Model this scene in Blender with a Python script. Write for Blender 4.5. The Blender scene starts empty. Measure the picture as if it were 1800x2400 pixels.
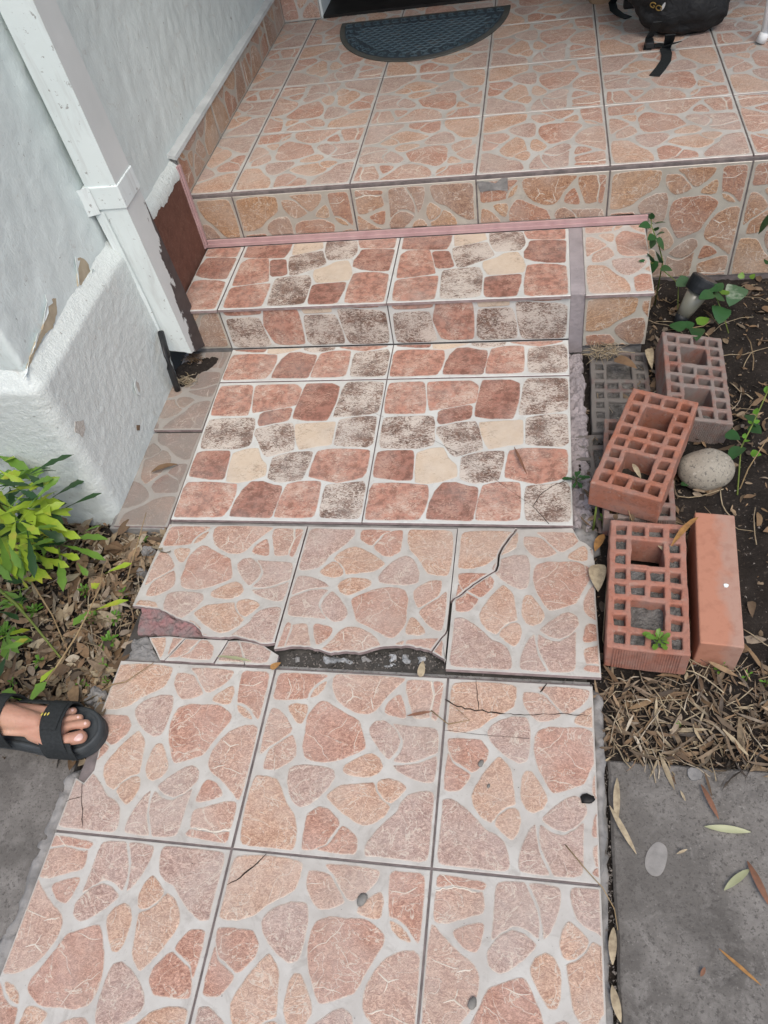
import bpy, bmesh, math, random
from mathutils import Vector, Matrix, noise
from mathutils.geometry import delaunay_2d_cdt, tessellate_polygon

random.seed(7)
SC = bpy.context.scene
COL = SC.collection
RAD = math.radians

# ------------------------------------------------------------------ camera
CAM_C = Vector((0.48790523, -0.33846005, 1.2997988))
CAM_F = 1814.104                       # focal length in photo pixels (photo 1800 x 2400)
_yaw, _pit, _rol = RAD(-17.01131), RAD(49.32628), RAD(-12.33735)
_fw = Vector((math.sin(_yaw)*math.cos(_pit), math.cos(_yaw)*math.cos(_pit), -math.sin(_pit)))
_r0 = Vector((math.cos(_yaw), -math.sin(_yaw), 0)); _u0 = _r0.cross(_fw)
_R = _r0*math.cos(_rol)+_u0*math.sin(_rol); _U = -_r0*math.sin(_rol)+_u0*math.cos(_rol)
cd = bpy.data.cameras.new('camera'); cam = bpy.data.objects.new('camera', cd); COL.objects.link(cam)
cd.sensor_fit = 'VERTICAL'; cd.sensor_height = 24.0; cd.lens = CAM_F/2400*24.0
cd.clip_start = 0.02; cd.clip_end = 500
cam.matrix_world = Matrix(((_R.x, _U.x, -_fw.x, CAM_C.x), (_R.y, _U.y, -_fw.y, CAM_C.y), (_R.z, _U.z, -_fw.z, CAM_C.z), (0, 0, 0, 1)))
SC.camera = cam

# ------------------------------------------------------------------ sky, sun, exposure
SUN_EL, SUN_AZ = RAD(60), RAD(155)     # azimuth from +Y towards +X: the light comes from behind the viewer
w = bpy.data.worlds.new('World'); SC.world = w; w.use_nodes = True
nt = w.node_tree; nt.nodes.clear()
sky = nt.nodes.new('ShaderNodeTexSky'); sky.sky_type = 'NISHITA'; sky.sun_disc = False
sky.sun_elevation = SUN_EL; sky.sun_rotation = SUN_AZ; sky.air_density = 1.0; sky.dust_density = 4.0; sky.ozone_density = 1.0
bg = nt.nodes.new('ShaderNodeBackground'); bg.inputs[1].default_value = 0.145
wo = nt.nodes.new('ShaderNodeOutputWorld'); nt.links.new(sky.outputs[0], bg.inputs[0]); nt.links.new(bg.outputs[0], wo.inputs[0])
sl = bpy.data.lights.new('sun', 'SUN'); sl.energy = 1.3; sl.angle = RAD(34); sl.color = (1.0, 0.95, 0.88)
so = bpy.data.objects.new('sun', sl); COL.objects.link(so); so.location = (0, -4, 6)
_sd = Vector((math.sin(SUN_AZ)*math.cos(SUN_EL), math.cos(SUN_AZ)*math.cos(SUN_EL), math.sin(SUN_EL)))
so.rotation_euler = _sd.to_track_quat('Z', 'Y').to_euler()
SC.view_settings.view_transform = 'Standard'; SC.view_settings.look = 'None'
SC.view_settings.exposure = 0.36; SC.view_settings.gamma = 1.0; SC.view_settings.use_curve_mapping = False
SC.render.engine = 'CYCLES'
SC.cycles.use_denoising = True
SC.cycles.max_bounces = 6

# ------------------------------------------------------------------ pixel -> place
def ray(x, y): return _fw + _R*((x-900)/CAM_F) - _U*((y-1200)/CAM_F)
def atz(x, y, z): d = ray(x, y); return CAM_C + d*((z-CAM_C.z)/d.z)
def atx(x, y, X): d = ray(x, y); return CAM_C + d*((X-CAM_C.x)/d.x)
def aty(x, y, Y): d = ray(x, y); return CAM_C + d*((Y-CAM_C.y)/d.y)
def zoomed(x0, y0, s, pts): return [(x0+a/s, y0+b/s) for a, b in pts]

# ------------------------------------------------------------------ object helpers
def empty(name, loc=(0, 0, 0), parent=None):
    o = bpy.data.objects.new(name, None); COL.objects.link(o); o.location = loc; o.empty_display_size = 0.05
    if parent: o.parent = parent
    return o
def obj(name, me, parent=None, loc=None, rot=None):
    o = bpy.data.objects.new(name, me); COL.objects.link(o)
    if parent: o.parent = parent
    if loc is not None: o.location = loc
    if rot is not None: o.rotation_euler = rot
    return o
def tag(o, label=None, cat=None, group=None, kind=None):
    if label: o['label'] = label
    if cat: o['category'] = cat
    if group: o['group'] = group
    if kind: o['kind'] = kind
    return o
def mesh(name, v, f, mats=(), idx=None, smooth=False):
    me = bpy.data.meshes.new(name); me.from_pydata([tuple(p) for p in v], [], f)
    for m in (mats if isinstance(mats, (list, tuple)) else [mats]): me.materials.append(m)
    if idx: me.polygons.foreach_set('material_index', idx)
    if smooth: me.polygons.foreach_set('use_smooth', [True]*len(f))
    me.update(); return me
def fix_normals(me):
    bm = bmesh.new(); bm.from_mesh(me); bmesh.ops.recalc_face_normals(bm, faces=bm.faces); bm.to_mesh(me); bm.free(); return me
class MB:
    """collects shapes into one mesh"""
    def __init__(s): s.v = []; s.f = []; s.i = []
    def add(s, v, f, mi=0, M=None):
        n = len(s.v); s.v += [M @ Vector(p) if M else Vector(p) for p in v]
        s.f += [tuple(n+k for k in q) for q in f]; s.i += [mi]*len(f)
    def box(s, a, b, mi=0, M=None):
        (x0, y0, z0), (x1, y1, z1) = a, b
        s.add([(x0,y0,z0),(x1,y0,z0),(x1,y1,z0),(x0,y1,z0),(x0,y0,z1),(x1,y0,z1),(x1,y1,z1),(x0,y1,z1)],
              [(3,2,1,0),(4,5,6,7),(0,1,5,4),(1,2,6,5),(2,3,7,6),(3,0,4,7)], mi, M)
    def tube(s, pts, rad, n=8, mi=0, cap=True, flat=1.0):
        pts = [Vector(p) for p in pts]; rad = rad if isinstance(rad, (list, tuple)) else [rad]*len(pts)
        base = len(s.v); up = Vector((0.13, 0.21, 0.97))
        for k, p in enumerate(pts):
            t = (pts[min(k+1, len(pts)-1)]-pts[max(k-1, 0)]).normalized()
            a = t.cross(up)
            if a.length < 1e-4: a = t.cross(Vector((1, 0, 0)))
            a.normalize(); b = a.cross(t)
            for j in range(n):
                g = 2*math.pi*j/n; s.v.append(p+(a*math.cos(g)+b*math.sin(g)*flat)*rad[k])
        for k in range(len(pts)-1):
            for j in range(n):
                s.f.append((base+k*n+j, base+k*n+(j+1) % n, base+(k+1)*n+(j+1) % n, base+(k+1)*n+j)); s.i.append(mi)
        if cap:
            s.f.append(tuple(base+j for j in range(n))[::-1]); s.f.append(tuple(base+(len(pts)-1)*n+j for j in range(n))); s.i += [mi, mi]
    def prism(s, poly, z0, z1, mi=0, M=None):
        n = len(poly); v = [(x, y, z0) for x, y in poly]+[(x, y, z1) for x, y in poly]
        f = [tuple(range(n))[::-1], tuple(range(n, 2*n))]+[(k, (k+1) % n, n+(k+1) % n, n+k) for k in range(n)]
        s.add(v, f, mi, M)
    def build(s, name, mats, parent=None, smooth=False, loc=None, rot=None, fix=False):
        me = mesh(name, s.v, s.f, mats, s.i, smooth)
        if fix: fix_normals(me)
        return obj(name, me, parent, loc, rot)
def bevel(o, width=0.002, seg=2, ang=35):
    m = o.modifiers.new('bevel', 'BEVEL'); m.width = width; m.segments = seg; m.limit_method = 'ANGLE'; m.angle_limit = RAD(ang); return o
def fbm(x, y, z=0.0, o=4): return noise.fractal(Vector((x, y, z)), 1.0, 2.0, o)

# ------------------------------------------------------------------ polygon helpers
def area(p): return 0.5*sum(p[i-1][0]*p[i][1]-p[i][0]*p[i-1][1] for i in range(len(p)))
def ccw(p): return list(p) if area(p) > 0 else list(p)[::-1]
def chaikin(p, n=2, c=.25):
    for _ in range(n):
        q = []
        for i in range(len(p)):
            a, b = p[i], p[(i+1) % len(p)]
            q += [(a[0]*(1-c)+b[0]*c, a[1]*(1-c)+b[1]*c), (a[0]*c+b[0]*(1-c), a[1]*c+b[1]*(1-c))]
        c = .25
        p = q
    return p
def inside(pt, p):
    x, y = pt; c = False; j = len(p)-1
    for i in range(len(p)):
        if (p[i][1] > y) != (p[j][1] > y) and x < (p[j][0]-p[i][0])*(y-p[i][1])/(p[j][1]-p[i][1])+p[i][0]: c = not c
        j = i
    return c
def clip(sub, reg):
    """intersection of two simple polygons -> list of loops"""
    pts = [Vector(p) for p in sub]+[Vector(p) for p in reg]; n, m = len(sub), len(reg)
    ed = [(i, (i+1) % n) for i in range(n)]+[(n+i, n+(i+1) % m) for i in range(m)]
    v, e, f, *_ = delaunay_2d_cdt(pts, ed, [], 0, 1e-7)
    E = set()
    for t in f:
        c = (sum(v[k].x for k in t)/3, sum(v[k].y for k in t)/3)
        if inside(c, sub) and inside(c, reg):
            a = (v[t[1]]-v[t[0]]).cross(v[t[2]]-v[t[0]])
            if a < 0: t = t[::-1]
            for k in range(3): E.add((t[k], t[(k+1) % 3]))
    nx = {}
    for a, b in E:
        if (b, a) not in E: nx.setdefault(a, []).append(b)
    loops = []
    while nx:
        s = next(iter(nx)); lp = [s]; c = nx[s].pop()
        if not nx[s]: del nx[s]
        while c != s and c in nx:
            lp.append(c); d = nx[c].pop()
            if not nx[c]: del nx[c]
            c = d
        P = [(v[k].x, v[k].y) for k in lp]
        Q = [P[0]]
        for q in P[1:]:
            if abs(q[0]-Q[-1][0])+abs(q[1]-Q[-1][1]) > 2e-4: Q.append(q)
        if len(Q) > 2 and area(Q) > 6e-6: loops.append(Q)
    return loops
def inset(p, d):
    n = len(p); out = []
    for i in range(n):
        a, b, c = Vector(p[i-1]), Vector(p[i]), Vector(p[(i+1) % n])
        e1 = (b-a); e2 = (c-b)
        if e1.length < 1e-9 or e2.length < 1e-9: out.append(tuple(b)); continue
        n1 = Vector((-e1.y, e1.x)).normalized(); n2 = Vector((-e2.y, e2.x)).normalized()
        m = n1+n2
        if m.length < 0.2: out.append(tuple(b+n1*d*.5)); continue
        m.normalize(); k = d/max(0.45, m.dot(n1)); out.append(tuple(b+m*k))
    return out
def jitter_line(pts, amp, step, seed=0):
    """subdivide an open polyline and shake it sideways (broken edges)"""
    r = random.Random(seed); out = [pts[0]]
    for (a, b) in zip(pts, pts[1:]):
        L = math.hypot(b[0]-a[0], b[1]-a[1]); n = max(1, int(L/step))
        for k in range(1, n+1):
            t = k/n; j = 0 if k == n else 1
            out.append((a[0]+(b[0]-a[0])*t+r.uniform(-amp, amp)*j, a[1]+(b[1]-a[1])*t+r.uniform(-amp, amp)*j))
    return out

# ------------------------------------------------------------------ materials
class Mat:
    def __init__(s, name, rough=0.6, spec=0.5):
        s.m = bpy.data.materials.new(name); s.m.use_nodes = True; s.nt = s.m.node_tree
        s.b = s.nt.nodes['Principled BSDF']; s.b.inputs['Roughness'].default_value = rough
        s.b.inputs['Specular IOR Level'].default_value = spec
        s.geo = s.nt.nodes.new('ShaderNodeNewGeometry'); s.tc = s.nt.nodes.new('ShaderNodeTexCoord')
    def n(s, t): return s.nt.nodes.new(t)
    def l(s, a, b): s.nt.links.new(a, b)
    def pos(s, scale=(1, 1, 1), obj=False):
        mp = s.n('ShaderNodeMapping'); mp.inputs['Scale'].default_value = scale
        s.l(s.tc.outputs['Object'] if obj else s.geo.outputs['Position'], mp.inputs[0]); return mp.outputs[0]
    def noise(s, scale, detail=4, rough=0.55, dist=0.0, co=None):
        t = s.n('ShaderNodeTexNoise'); t.inputs['Scale'].default_value = scale; t.inputs['Detail'].default_value = detail
        t.inputs['Roughness'].default_value = rough; t.inputs['Distortion'].default_value = dist
        s.l(co or s.pos(), t.inputs['Vector']); return t.outputs['Fac']
    def voro(s, scale, feat='F1', co=None, out='Distance', rnd=1.0):
        t = s.n('ShaderNodeTexVoronoi'); t.feature = feat; t.inputs['Scale'].default_value = scale; t.inputs['Randomness'].default_value = rnd
        s.l(co or s.pos(), t.inputs['Vector']); return t.outputs[out]
    def ramp(s, fac, stops, interp='LINEAR'):
        r = s.n('ShaderNodeValToRGB'); r.color_ramp.interpolation = interp; e = r.color_ramp.elements
        while len(e) < len(stops): e.new(0.5)
        for k, (p, c) in enumerate(stops):
            e[k].position = p; e[k].color = (c, c, c, 1) if not hasattr(c, '__len__') else (*c, 1)
        s.l(fac, r.inputs[0]); return r.outputs[0]
    def mix(s, fac, a, b, mode='MIX'):
        m = s.n('ShaderNodeMix'); m.data_type = 'RGBA'; m.blend_type = mode
        for k, v in ((0, fac), (6, a), (7, b)):
            if hasattr(v, 'is_output') or hasattr(v, 'links'): s.l(v, m.inputs[k])
            elif k == 0: m.inputs[0].default_value = v
            else: m.inputs[k].default_value = (*v, 1)
        return m.outputs[2]
    def math(s, op, a, b=0.0):
        m = s.n('ShaderNodeMath'); m.operation = op
        for k, v in ((0, a), (1, b)):
            if hasattr(v, 'links'): s.l(v, m.inputs[k])
            else: m.inputs[k].default_value = v
        return m.outputs[0]
    def color(s, c):
        if hasattr(c, 'links'): s.l(c, s.b.inputs['Base Color'])
        else: s.b.inputs['Base Color'].default_value = (*c, 1)
        return s
    def rough(s, r): s.l(r, s.b.inputs['Roughness']); return s
    def bump(s, h, strength=0.5, dist=0.002, prev=None):
        b = s.n('ShaderNodeBump'); b.inputs['Strength'].default_value = strength; b.inputs['Distance'].default_value = dist
        s.l(h, b.inputs['Height'])
        if prev: s.l(prev, b.inputs['Normal'])
        s.l(b.outputs[0], s.b.inputs['Normal']); return b.outputs[0]
def simple(name, c1, c2, scale=30, rough=0.7, bump=0.3, bd=0.001, spec=0.3, bscale=None):
    m = Mat(name, rough, spec); f = m.noise(scale, 5)
    m.color(m.mix(m.ramp(f, [(.3, 0.0), (.7, 1.0)]), c1, c2))
    if bump: m.bump(m.noise(bscale or scale*3, 4), bump, bd)
    return m.m

def stone_a(name, light, mid, dark, dusty=False):
    grey = lambda c: tuple((.90*k+.10*(.3*c[0]+.6*c[1]+.1*c[2]))*.95 for k in c)
    light, mid, dark = grey(light), grey(mid), grey(dark)
    light, mid = (light[0], light[1]*.985, light[2]*.93), (mid[0], mid[1]*.985, mid[2]*.93)
    m = Mat(name, 0.42, 0.4)
    co = m.pos((1, 1.35, 1.35))
    warp = m.noise(42, 7, .72, 1.4)
    big = m.noise(12, 3, .5)
    f = m.noise(88, 8, .74, 2.4, co)
    ridge = m.math('ABSOLUTE', m.math('SUBTRACT', m.noise(105, 5, .62, 3.2, co), .5))
    ridge2 = m.math('ABSOLUTE', m.math('SUBTRACT', m.noise(48, 6, .66, 2.0, co), .5))
    c = m.mix(m.ramp(warp, [(.42, 0.0), (.58, 1.0)]), mid, light)
    c = m.mix(m.ramp(f, [(.42, .85), (.505, 0.0)]), c, dark)
    c = m.mix(m.ramp(f, [(.53, 0.0), (.61, .7)]), c, tuple(min(.75, k*1.28) for k in light))
    c = m.mix(m.ramp(ridge, [(.004, .55), (.036, 0.0)]), c, dark)
    c = m.mix(m.ramp(ridge2, [(.004, .65), (.022, 0.0)]), c, tuple(k*.85 for k in dark))
    c = m.mix(m.ramp(m.noise(7, 5, .6), [(.42, 0.0), (.68, .45)]), c, (.44, .39, .34))
    c = m.mix(m.ramp(big, [(.4, 0.0), (.72, .35)]), c, tuple(.55*a+.45*.6 for a in light))
    v3 = m.math('ABSOLUTE', m.math('SUBTRACT', m.noise(15, 4, .55, 1.3, m.pos((1, 1.1, 1.1))), .5))
    c = m.mix(m.ramp(v3, [(.0035, .75), (.010, 0.0)]), c, (.60, .54, .46))
    at = m.n('ShaderNodeAttribute'); at.attribute_name = 'edge'
    eg = m.math('ADD', at.outputs['Fac'], m.math('MULTIPLY', m.math('SUBTRACT', m.noise(160, 4, .6), .5), .9))
    c = m.mix(m.ramp(eg, [(.35, 0.0), (.95, .8)]), c, (.54, .50, .44))
    if dusty: c = m.mix(m.ramp(m.noise(9, 6, .6), [(.3, .35), (.6, .85)]), c, (.23, .21, .19))
    m.color(c)
    hb = m.math('ADD', m.math('MULTIPLY', f, .8), m.math('ADD', m.math('MULTIPLY', ridge, 1.0), m.math('MULTIPLY', ridge2, 1.2)))
    m.bump(hb, .8, .0022); return m.m
def stone_s(name, light, ink, dens, warm=None):
    """cobble print: grainy ink rubbed over a light ground"""
    m = Mat(name, 0.45, 0.35)
    co = m.pos((.66, 1.25, 1.25))
    f = m.noise(112, 8, .80, 2.2, co)
    d = m.noise(17, 3, .5)
    thr = m.math('ADD', f, m.math('MULTIPLY', m.math('SUBTRACT', d, .5), .42))
    k = m.ramp(thr, [(dens-.04, 1.0), (dens-.004, .8), (dens+.022, .16), (dens+.08, 0.0)])
    lc = light
    if warm: lc = m.mix(m.ramp(m.noise(38, 6, .7), [(.4, 0.0), (.6, 1.0)]), light, warm)
    ic = m.mix(m.ramp(m.noise(60, 6, .7), [(.42, 0.0), (.58, 1.0)]), tuple(q*.72 for q in ink), tuple(q*1.3 for q in ink))
    c = m.mix(k, lc, ic)
    at = m.n('ShaderNodeAttribute'); at.attribute_name = 'edge'
    eg = m.math('ADD', at.outputs['Fac'], m.math('MULTIPLY', m.math('SUBTRACT', m.noise(160, 4, .6), .5), 1.0))
    c = m.mix(m.ramp(eg, [(.35, 0.0), (.95, .8)]), c, (.50, .47, .43))
    c = m.mix(m.ramp(m.noise(8, 6, .65), [(.46, 0.0), (.74, .4)]), c, (.38, .35, .32))
    m.color(c); m.bump(f, .5, .0015); return m.m
A_MATS = [stone_a('stone_orange', (.67, .455, .345), (.57, .355, .25), (.33, .165, .105)),
          stone_a('stone_red', (.60, .36, .28), (.51, .275, .20), (.29, .125, .085)),
          stone_a('stone_mauve', (.59, .44, .385), (.50, .345, .295), (.27, .155, .13)),
          stone_a('stone_pink', (.63, .435, .35), (.54, .34, .265), (.31, .16, .12))]
AD_MATS = [stone_a('stone_dusty_orange', (.50, .30, .21), (.43, .24, .16), (.24, .12, .08), True),
           stone_a('stone_dusty_red', (.40, .21, .16), (.34, .16, .12), (.2, .08, .06), True),
           stone_a('stone_dusty_mauve', (.40, .26, .22), (.33, .19, .16), (.18, .10, .08), True),
           stone_a('stone_dusty_pink', (.42, .26, .21), (.35, .2, .155), (.2, .1, .075), True)]
W_MATS = [stone_a('stone_golden', (.60, .385, .235), (.50, .29, .155), (.27, .13, .06)),
          stone_a('stone_rust', (.52, .28, .175), (.43, .205, .12), (.24, .09, .05)),
          stone_a('stone_umber', (.48, .32, .23), (.39, .24, .165), (.21, .11, .075)),
          stone_a('stone_amber', (.55, .34, .215), (.46, .26, .15), (.26, .12, .065))]
S_MATS = [stone_s('cobble_red', (.54, .43, .36), (.345, .18, .135), .535, (.46, .30, .235)),
          stone_s('cobble_speckled', (.54, .49, .435), (.15, .092, .070), .49),
          stone_s('cobble_cream', (.57, .49, .395), (.42, .33, .25), .42, (.53, .44, .34)),
          stone_s('cobble_brown', (.44, .285, .225), (.25, .125, .095), .535, (.40, .235, .18))]
def cream(name, c1, c2, dirt, rg=.32):
    m = Mat(name, rg, 0.45); c = m.mix(m.ramp(m.noise(22, 5), [(.3, 0.0), (.7, 1.0)]), c1, c2)
    sp = m.noise(260, 3, .6)
    c = m.mix(m.ramp(sp, [(.27, .55), (.34, 0.0)]), c, (.18, .16, .14))
    c = m.mix(m.ramp(m.noise(7, 6, .65), [(.42, 0.0), (.75, dirt)]), c, (.33, .30, .27))
    c = m.mix(m.ramp(m.noise(26, 7, .72, .7), [(.53, 0.0), (.68, dirt*.7)]), c, (.27, .245, .22)); m.color(c)
    m.bump(m.noise(120, 4), .18, .0012); return m.m
CREAM_A = cream('glaze_cream', (.525, .522, .492), (.435, .425, .395), .7)
CREAM_W = cream('glaze_tan', (.46, .44, .38), (.38, .355, .30), .8)
CREAM_D = cream('glaze_dusty', (.34, .325, .30), (.27, .255, .235), .7)
CREAM_S = cream('glaze_white', (.575, .595, .575), (.51, .525, .505), .4)
BODY = simple('tile_body', (.20, .155, .15), (.34, .27, .265), 60, .8, .5, .002)
GROUT = simple('grout', (.10, .09, .088), (.21, .18, .175), 40, .9, .6, .002)
MORTAR = simple('mortar_grey', (.15, .15, .147), (.30, .295, .285), 25, .95, .9, .004)
MORTAR_D = simple('mortar_dark', (.028, .027, .025), (.085, .08, .073), 22, .95, .9, .004)
DAB = simple('adhesive_dab', (.17, .18, .185), (.46, .48, .49), 45, .75, .7, .003)
PURPLE = simple('painted_mortar', (.235, .215, .222), (.36, .325, .335), 14, .75, .7, .004, .3, 70)
REDMORT = simple('red_screed', (.17, .165, .16), (.30, .15, .15), 34, .9, .9, .004)
CONC = Mat('concrete', .85, .3)
_c = CONC.mix(CONC.ramp(CONC.noise(6, 8, .68, .4), [(.34, 0.0), (.66, 1.0)]), (.088, .083, .077), (.185, .176, .163))
_c = CONC.mix(CONC.ramp(CONC.noise(30, 7, .7, .6), [(.47, 0.0), (.64, .6)]), _c, (.245, .235, .22))
_c = CONC.mix(CONC.ramp(CONC.noise(190, 3, .7), [(.35, .7), (.46, 0.0)]), _c, (.058, .054, .05))
_c = CONC.mix(CONC.ramp(CONC.noise(240, 2, .6), [(.64, 0.0), (.72, .5)]), _c, (.28, .27, .25))
_c = CONC.mix(CONC.ramp(CONC.noise(2.6, 6, .6, .8), [(.48, 0.0), (.64, .55)]), _c, (.075, .07, .064))
CONC.color(_c); CONC.bump(CONC.noise(160, 5, .6), .45, .003); CONC = CONC.m
CONC_PALE = simple('concrete_pale', (.20, .195, .185), (.27, .262, .25), 60, .85, .4, .002)
HAIR = simple('crack_dark', (.02, .014, .012), (.05, .035, .03), 50, .9, 0)
VEIN = cream('vein_cream', (.62, .58, .51), (.56, .51, .43), .15, .65)

# ------------------------------------------------------------------ tile prints (both traced once, reused turned)
import numpy as np
def homography(src):
    dst = [(-.5, .5), (.5, .5), (.5, -.5), (-.5, -.5)]; A = []; b = []
    for (x, y), (u, v) in zip(src, dst):
        A += [[x, y, 1, 0, 0, 0, -u*x, -u*y], [0, 0, 0, x, y, 1, -v*x, -v*y]]; b += [u, v]
    h = np.linalg.solve(np.array(A, float), np.array(b, float))
    return lambda p: ((h[0]*p[0]+h[1]*p[1]+h[2])/(h[6]*p[0]+h[7]*p[1]+1), (h[3]*p[0]+h[4]*p[1]+h[5])/(h[6]*p[0]+h[7]*p[1]+1))
O_, R_, M_, P_ = 0, 1, 2, 3
_hA = homography([(382, 82), (1592, 155), (1497, 1535), (58, 1398)])
A_RAW = [
 (R_, [(400,105),(755,125),(735,150),(660,195),(610,260),(605,298),(355,305),(380,200)]),
 (O_, [(745,168),(725,225),(680,270),(622,293),(650,240),(690,200)]),
 (P_, [(800,125),(1120,140),(1300,160),(1260,190),(1150,300),(1085,385),(1040,405),(960,398),(880,355),(820,300),(790,220)]),
 (R_, [(1262,270),(1290,350),(1305,440),(1200,415),(1158,390),(1190,320)]),
 (P_, [(1312,165),(1480,172),(1500,280),(1470,400),(1480,440),(1360,445),(1330,330),(1305,240)]),
 (R_, [(1495,176),(1574,187),(1528,465),(1486,445),(1498,350),(1515,270)]),
 (O_, [(465,350),(520,335),(600,345),(600,385),(560,475),(530,460)]),
 (P_, [(345,360),(400,375),(455,430),(495,510),(480,545),(400,600),(330,640),(270,700),(262,690),(295,520)]),
 (P_, [(500,555),(525,640),(520,715),(470,765),(370,815),(280,810),(300,730),(330,665),(420,605)]),
 (R_, [(700,318),(745,325),(810,370),(895,420),(970,460),(985,520),(1010,600),(1015,660),(930,700),(830,740),(740,755),(640,745),(590,715),(575,640),(595,540),(605,440),(650,370)]),
 (M_, [(1090,460),(1150,455),(1200,490),(1240,530),(1270,600),(1250,670),(1190,745),(1130,680),(1070,590),(1045,520)]),
 (M_, [(1210,480),(1330,500),(1535,515),(1540,690),(1470,718),(1380,755),(1300,765),(1218,755),(1280,680),(1295,610),(1260,540)]),
 (M_, [(1215,785),(1300,785),(1400,772),(1480,740),(1535,712),(1512,910),(1450,910),(1350,880),(1260,830)]),
 (O_, [(1070,700),(1115,735),(1140,790),(1110,840),(1040,865),(930,855),(870,830),(868,795),(950,745),(1010,715)]),
 (M_, [(480,800),(560,785),(700,795),(790,820),(795,870),(760,930),(690,1010),(620,1065),(560,1085),(510,1060),(480,990),(462,900)]),
 (O_, [(230,862),(310,870),(380,890),(410,960),(440,1060),(500,1150),(520,1250),(510,1350),(490,1410),(360,1390),(105,1370),(150,1130),(190,970)]),
 (R_, [(690,1088),(760,1105),(830,1190),(840,1220),(770,1310),(740,1370),(640,1410),(560,1415),(575,1290),(600,1140)]),
 (R_, [(855,1225),(920,1270),(968,1330),(965,1400),(945,1445),(800,1435),(665,1410),(750,1380),(790,1330)]),
 (O_, [(830,930),(960,920),(1085,910),(1100,980),(1140,1040),(1205,1085),(1160,1160),(1090,1210),(1010,1230),(950,1200),(850,1130),(780,1060),(740,1010)]),
 (O_, [(1130,890),(1200,878),(1280,910),(1320,950),(1260,1020),(1210,1065),(1160,1040),(1115,970),(1108,920)]),
 (M_, [(1400,985),(1510,980),(1490,1230),(1470,1490),(1350,1480),(1110,1450),(1030,1450),(1030,1380),(1100,1280),(1200,1180),(1260,1130),(1285,1060),(1330,1010)])]
A_VEIN = [(6, [(465,145),(490,210),(465,300)]), (9, [(880,340),(930,280),(920,225)]), (7, [(930,280),(980,300)]), (9, [(1060,290),(1075,380)]),
 (7, [(1130,160),(1090,250),(1075,300)]), (5, [(1210,325),(1255,322)]), (6, [(895,435),(850,500),(800,520),(750,560)]),
 (7, [(595,548),(650,580),(710,650),(720,700),(760,750)]), (7, [(980,530),(940,640),(940,695)]), (8, [(370,715),(365,810)]),
 (6, [(1010,735),(1060,750),(1110,745)]), (7, [(870,800),(950,840),(990,830)]), (8, [(220,905),(290,945),(290,1010),(320,1030),(440,1060)]),
 (7, [(780,1060),(850,1035),(930,1015)]), (7, [(1075,950),(1010,1090),(990,1170),(950,1195)]), (6, [(1110,1075),(1165,1050)]), (7, [(1100,1130),(1120,1180)]),
 (15, [(1265,1120),(1300,1180),(1320,1250)]), (11, [(1355,1280),(1390,1340),(1470,1410)]), (5, [(1525,560),(1520,605),(1450,625)]), (8, [(1450,790),(1445,850),(1465,905)]),
 (6, [(510,365),(540,395),(560,390)]), (7, [(1480,172),(1500,280),(1475,400)]), (6, [(1570,200),(1500,285)])]
_hS = homography([(200, 325), (1520, 290), (1567, 1388), (20, 1368)])
S_RAW = [
 (0, [(215,350),(440,338),(470,350),(480,480),(475,570),(300,572),(180,570),(190,450)]),
 (0, [(488,340),(810,330),(862,365),(845,490),(700,515),(505,552),(492,450)]),
 (3, [(890,325),(1090,322),(1160,345),(1155,470),(1115,605),(950,605),(838,590),(838,540),(870,400)]),
 (1, [(1215,312),(1510,305),(1512,540),(1380,560),(1155,580),(1175,450),(1185,370)]),
 (3, [(570,560),(600,543),(800,505),(818,520),(808,605),(580,650),(565,620)]),
 (1, [(175,600),(540,583),(545,760),(530,800),(430,825),(150,825),(150,740)]),
 (1, [(560,672),(700,640),(840,622),(865,670),(900,830),(820,850),(690,885),(650,850),(600,770),(560,715)]),
 (2, [(865,632),(1100,620),(1185,612),(1190,790),(1080,800),(940,828),(910,780),(880,700)]),
 (1, [(1210,595),(1400,570),(1508,570),(1520,780),(1480,805),(1300,800),(1210,790)]),
 (3, [(130,860),(160,845),(385,838),(395,880),(385,1040),(370,1060),(270,1060),(100,1035),(105,960)]),
 (2, [(415,860),(520,825),(610,820),(640,890),(705,950),(710,1030),(600,1065),(500,1085),(405,1075),(405,980)]),
 (1, [(740,890),(880,850),(1055,840),(1040,960),(1010,1060),(830,1080),(735,1050),(735,970)]),
 (0, [(1090,840),(1200,820),(1515,825),(1520,990),(1500,1040),(1300,1085),(1130,1050),(1062,1035),(1065,960)]),
 (0, [(100,1085),(260,1078),(500,1095),(500,1180),(470,1290),(430,1350),(35,1352),(60,1230),(75,1130)]),
 (3, [(610,1078),(700,1075),(780,1100),(862,1110),(860,1200),(830,1340),(810,1358),(480,1345),(510,1230),(550,1140)]),
 (0, [(900,1095),(1000,1072),(1175,1072),(1178,1355),(842,1355),(870,1200)]),
 (1, [(1210,1100),(1390,1085),(1510,1070),(1540,1110),(1550,1365),(1210,1355)])]
def prep(raw, veins, h, it, grow, cut):
    st = []
    for q, (m, pl) in enumerate(raw):
        gq = grow*(.42 if veins and q in (0, 1, 4, 5, 7, 8, 10, 11, 12, 16, 17, 18, 19) else 1)
        P = inset(chaikin(ccw([h(p) for p in pl]), it, cut), -gq)
        Q = []
        for a, c in zip(P, P[1:]+P[:1]): Q += [a, ((a[0]+c[0])/2, (a[1]+c[1])/2)] if math.hypot(a[0]-c[0], a[1]-c[1]) > .02 else [a]
        st.append((m, [(x+.0028*noise.noise(Vector((x*38, y*38, q*3.1))), y+.0028*noise.noise(Vector((x*38, y*38, q*3.1+50)))) for x, y in Q]))
    ve = [(wd/1200.0, [h(p) for p in q]) for wd, q in veins]
    return st, ve
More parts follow.
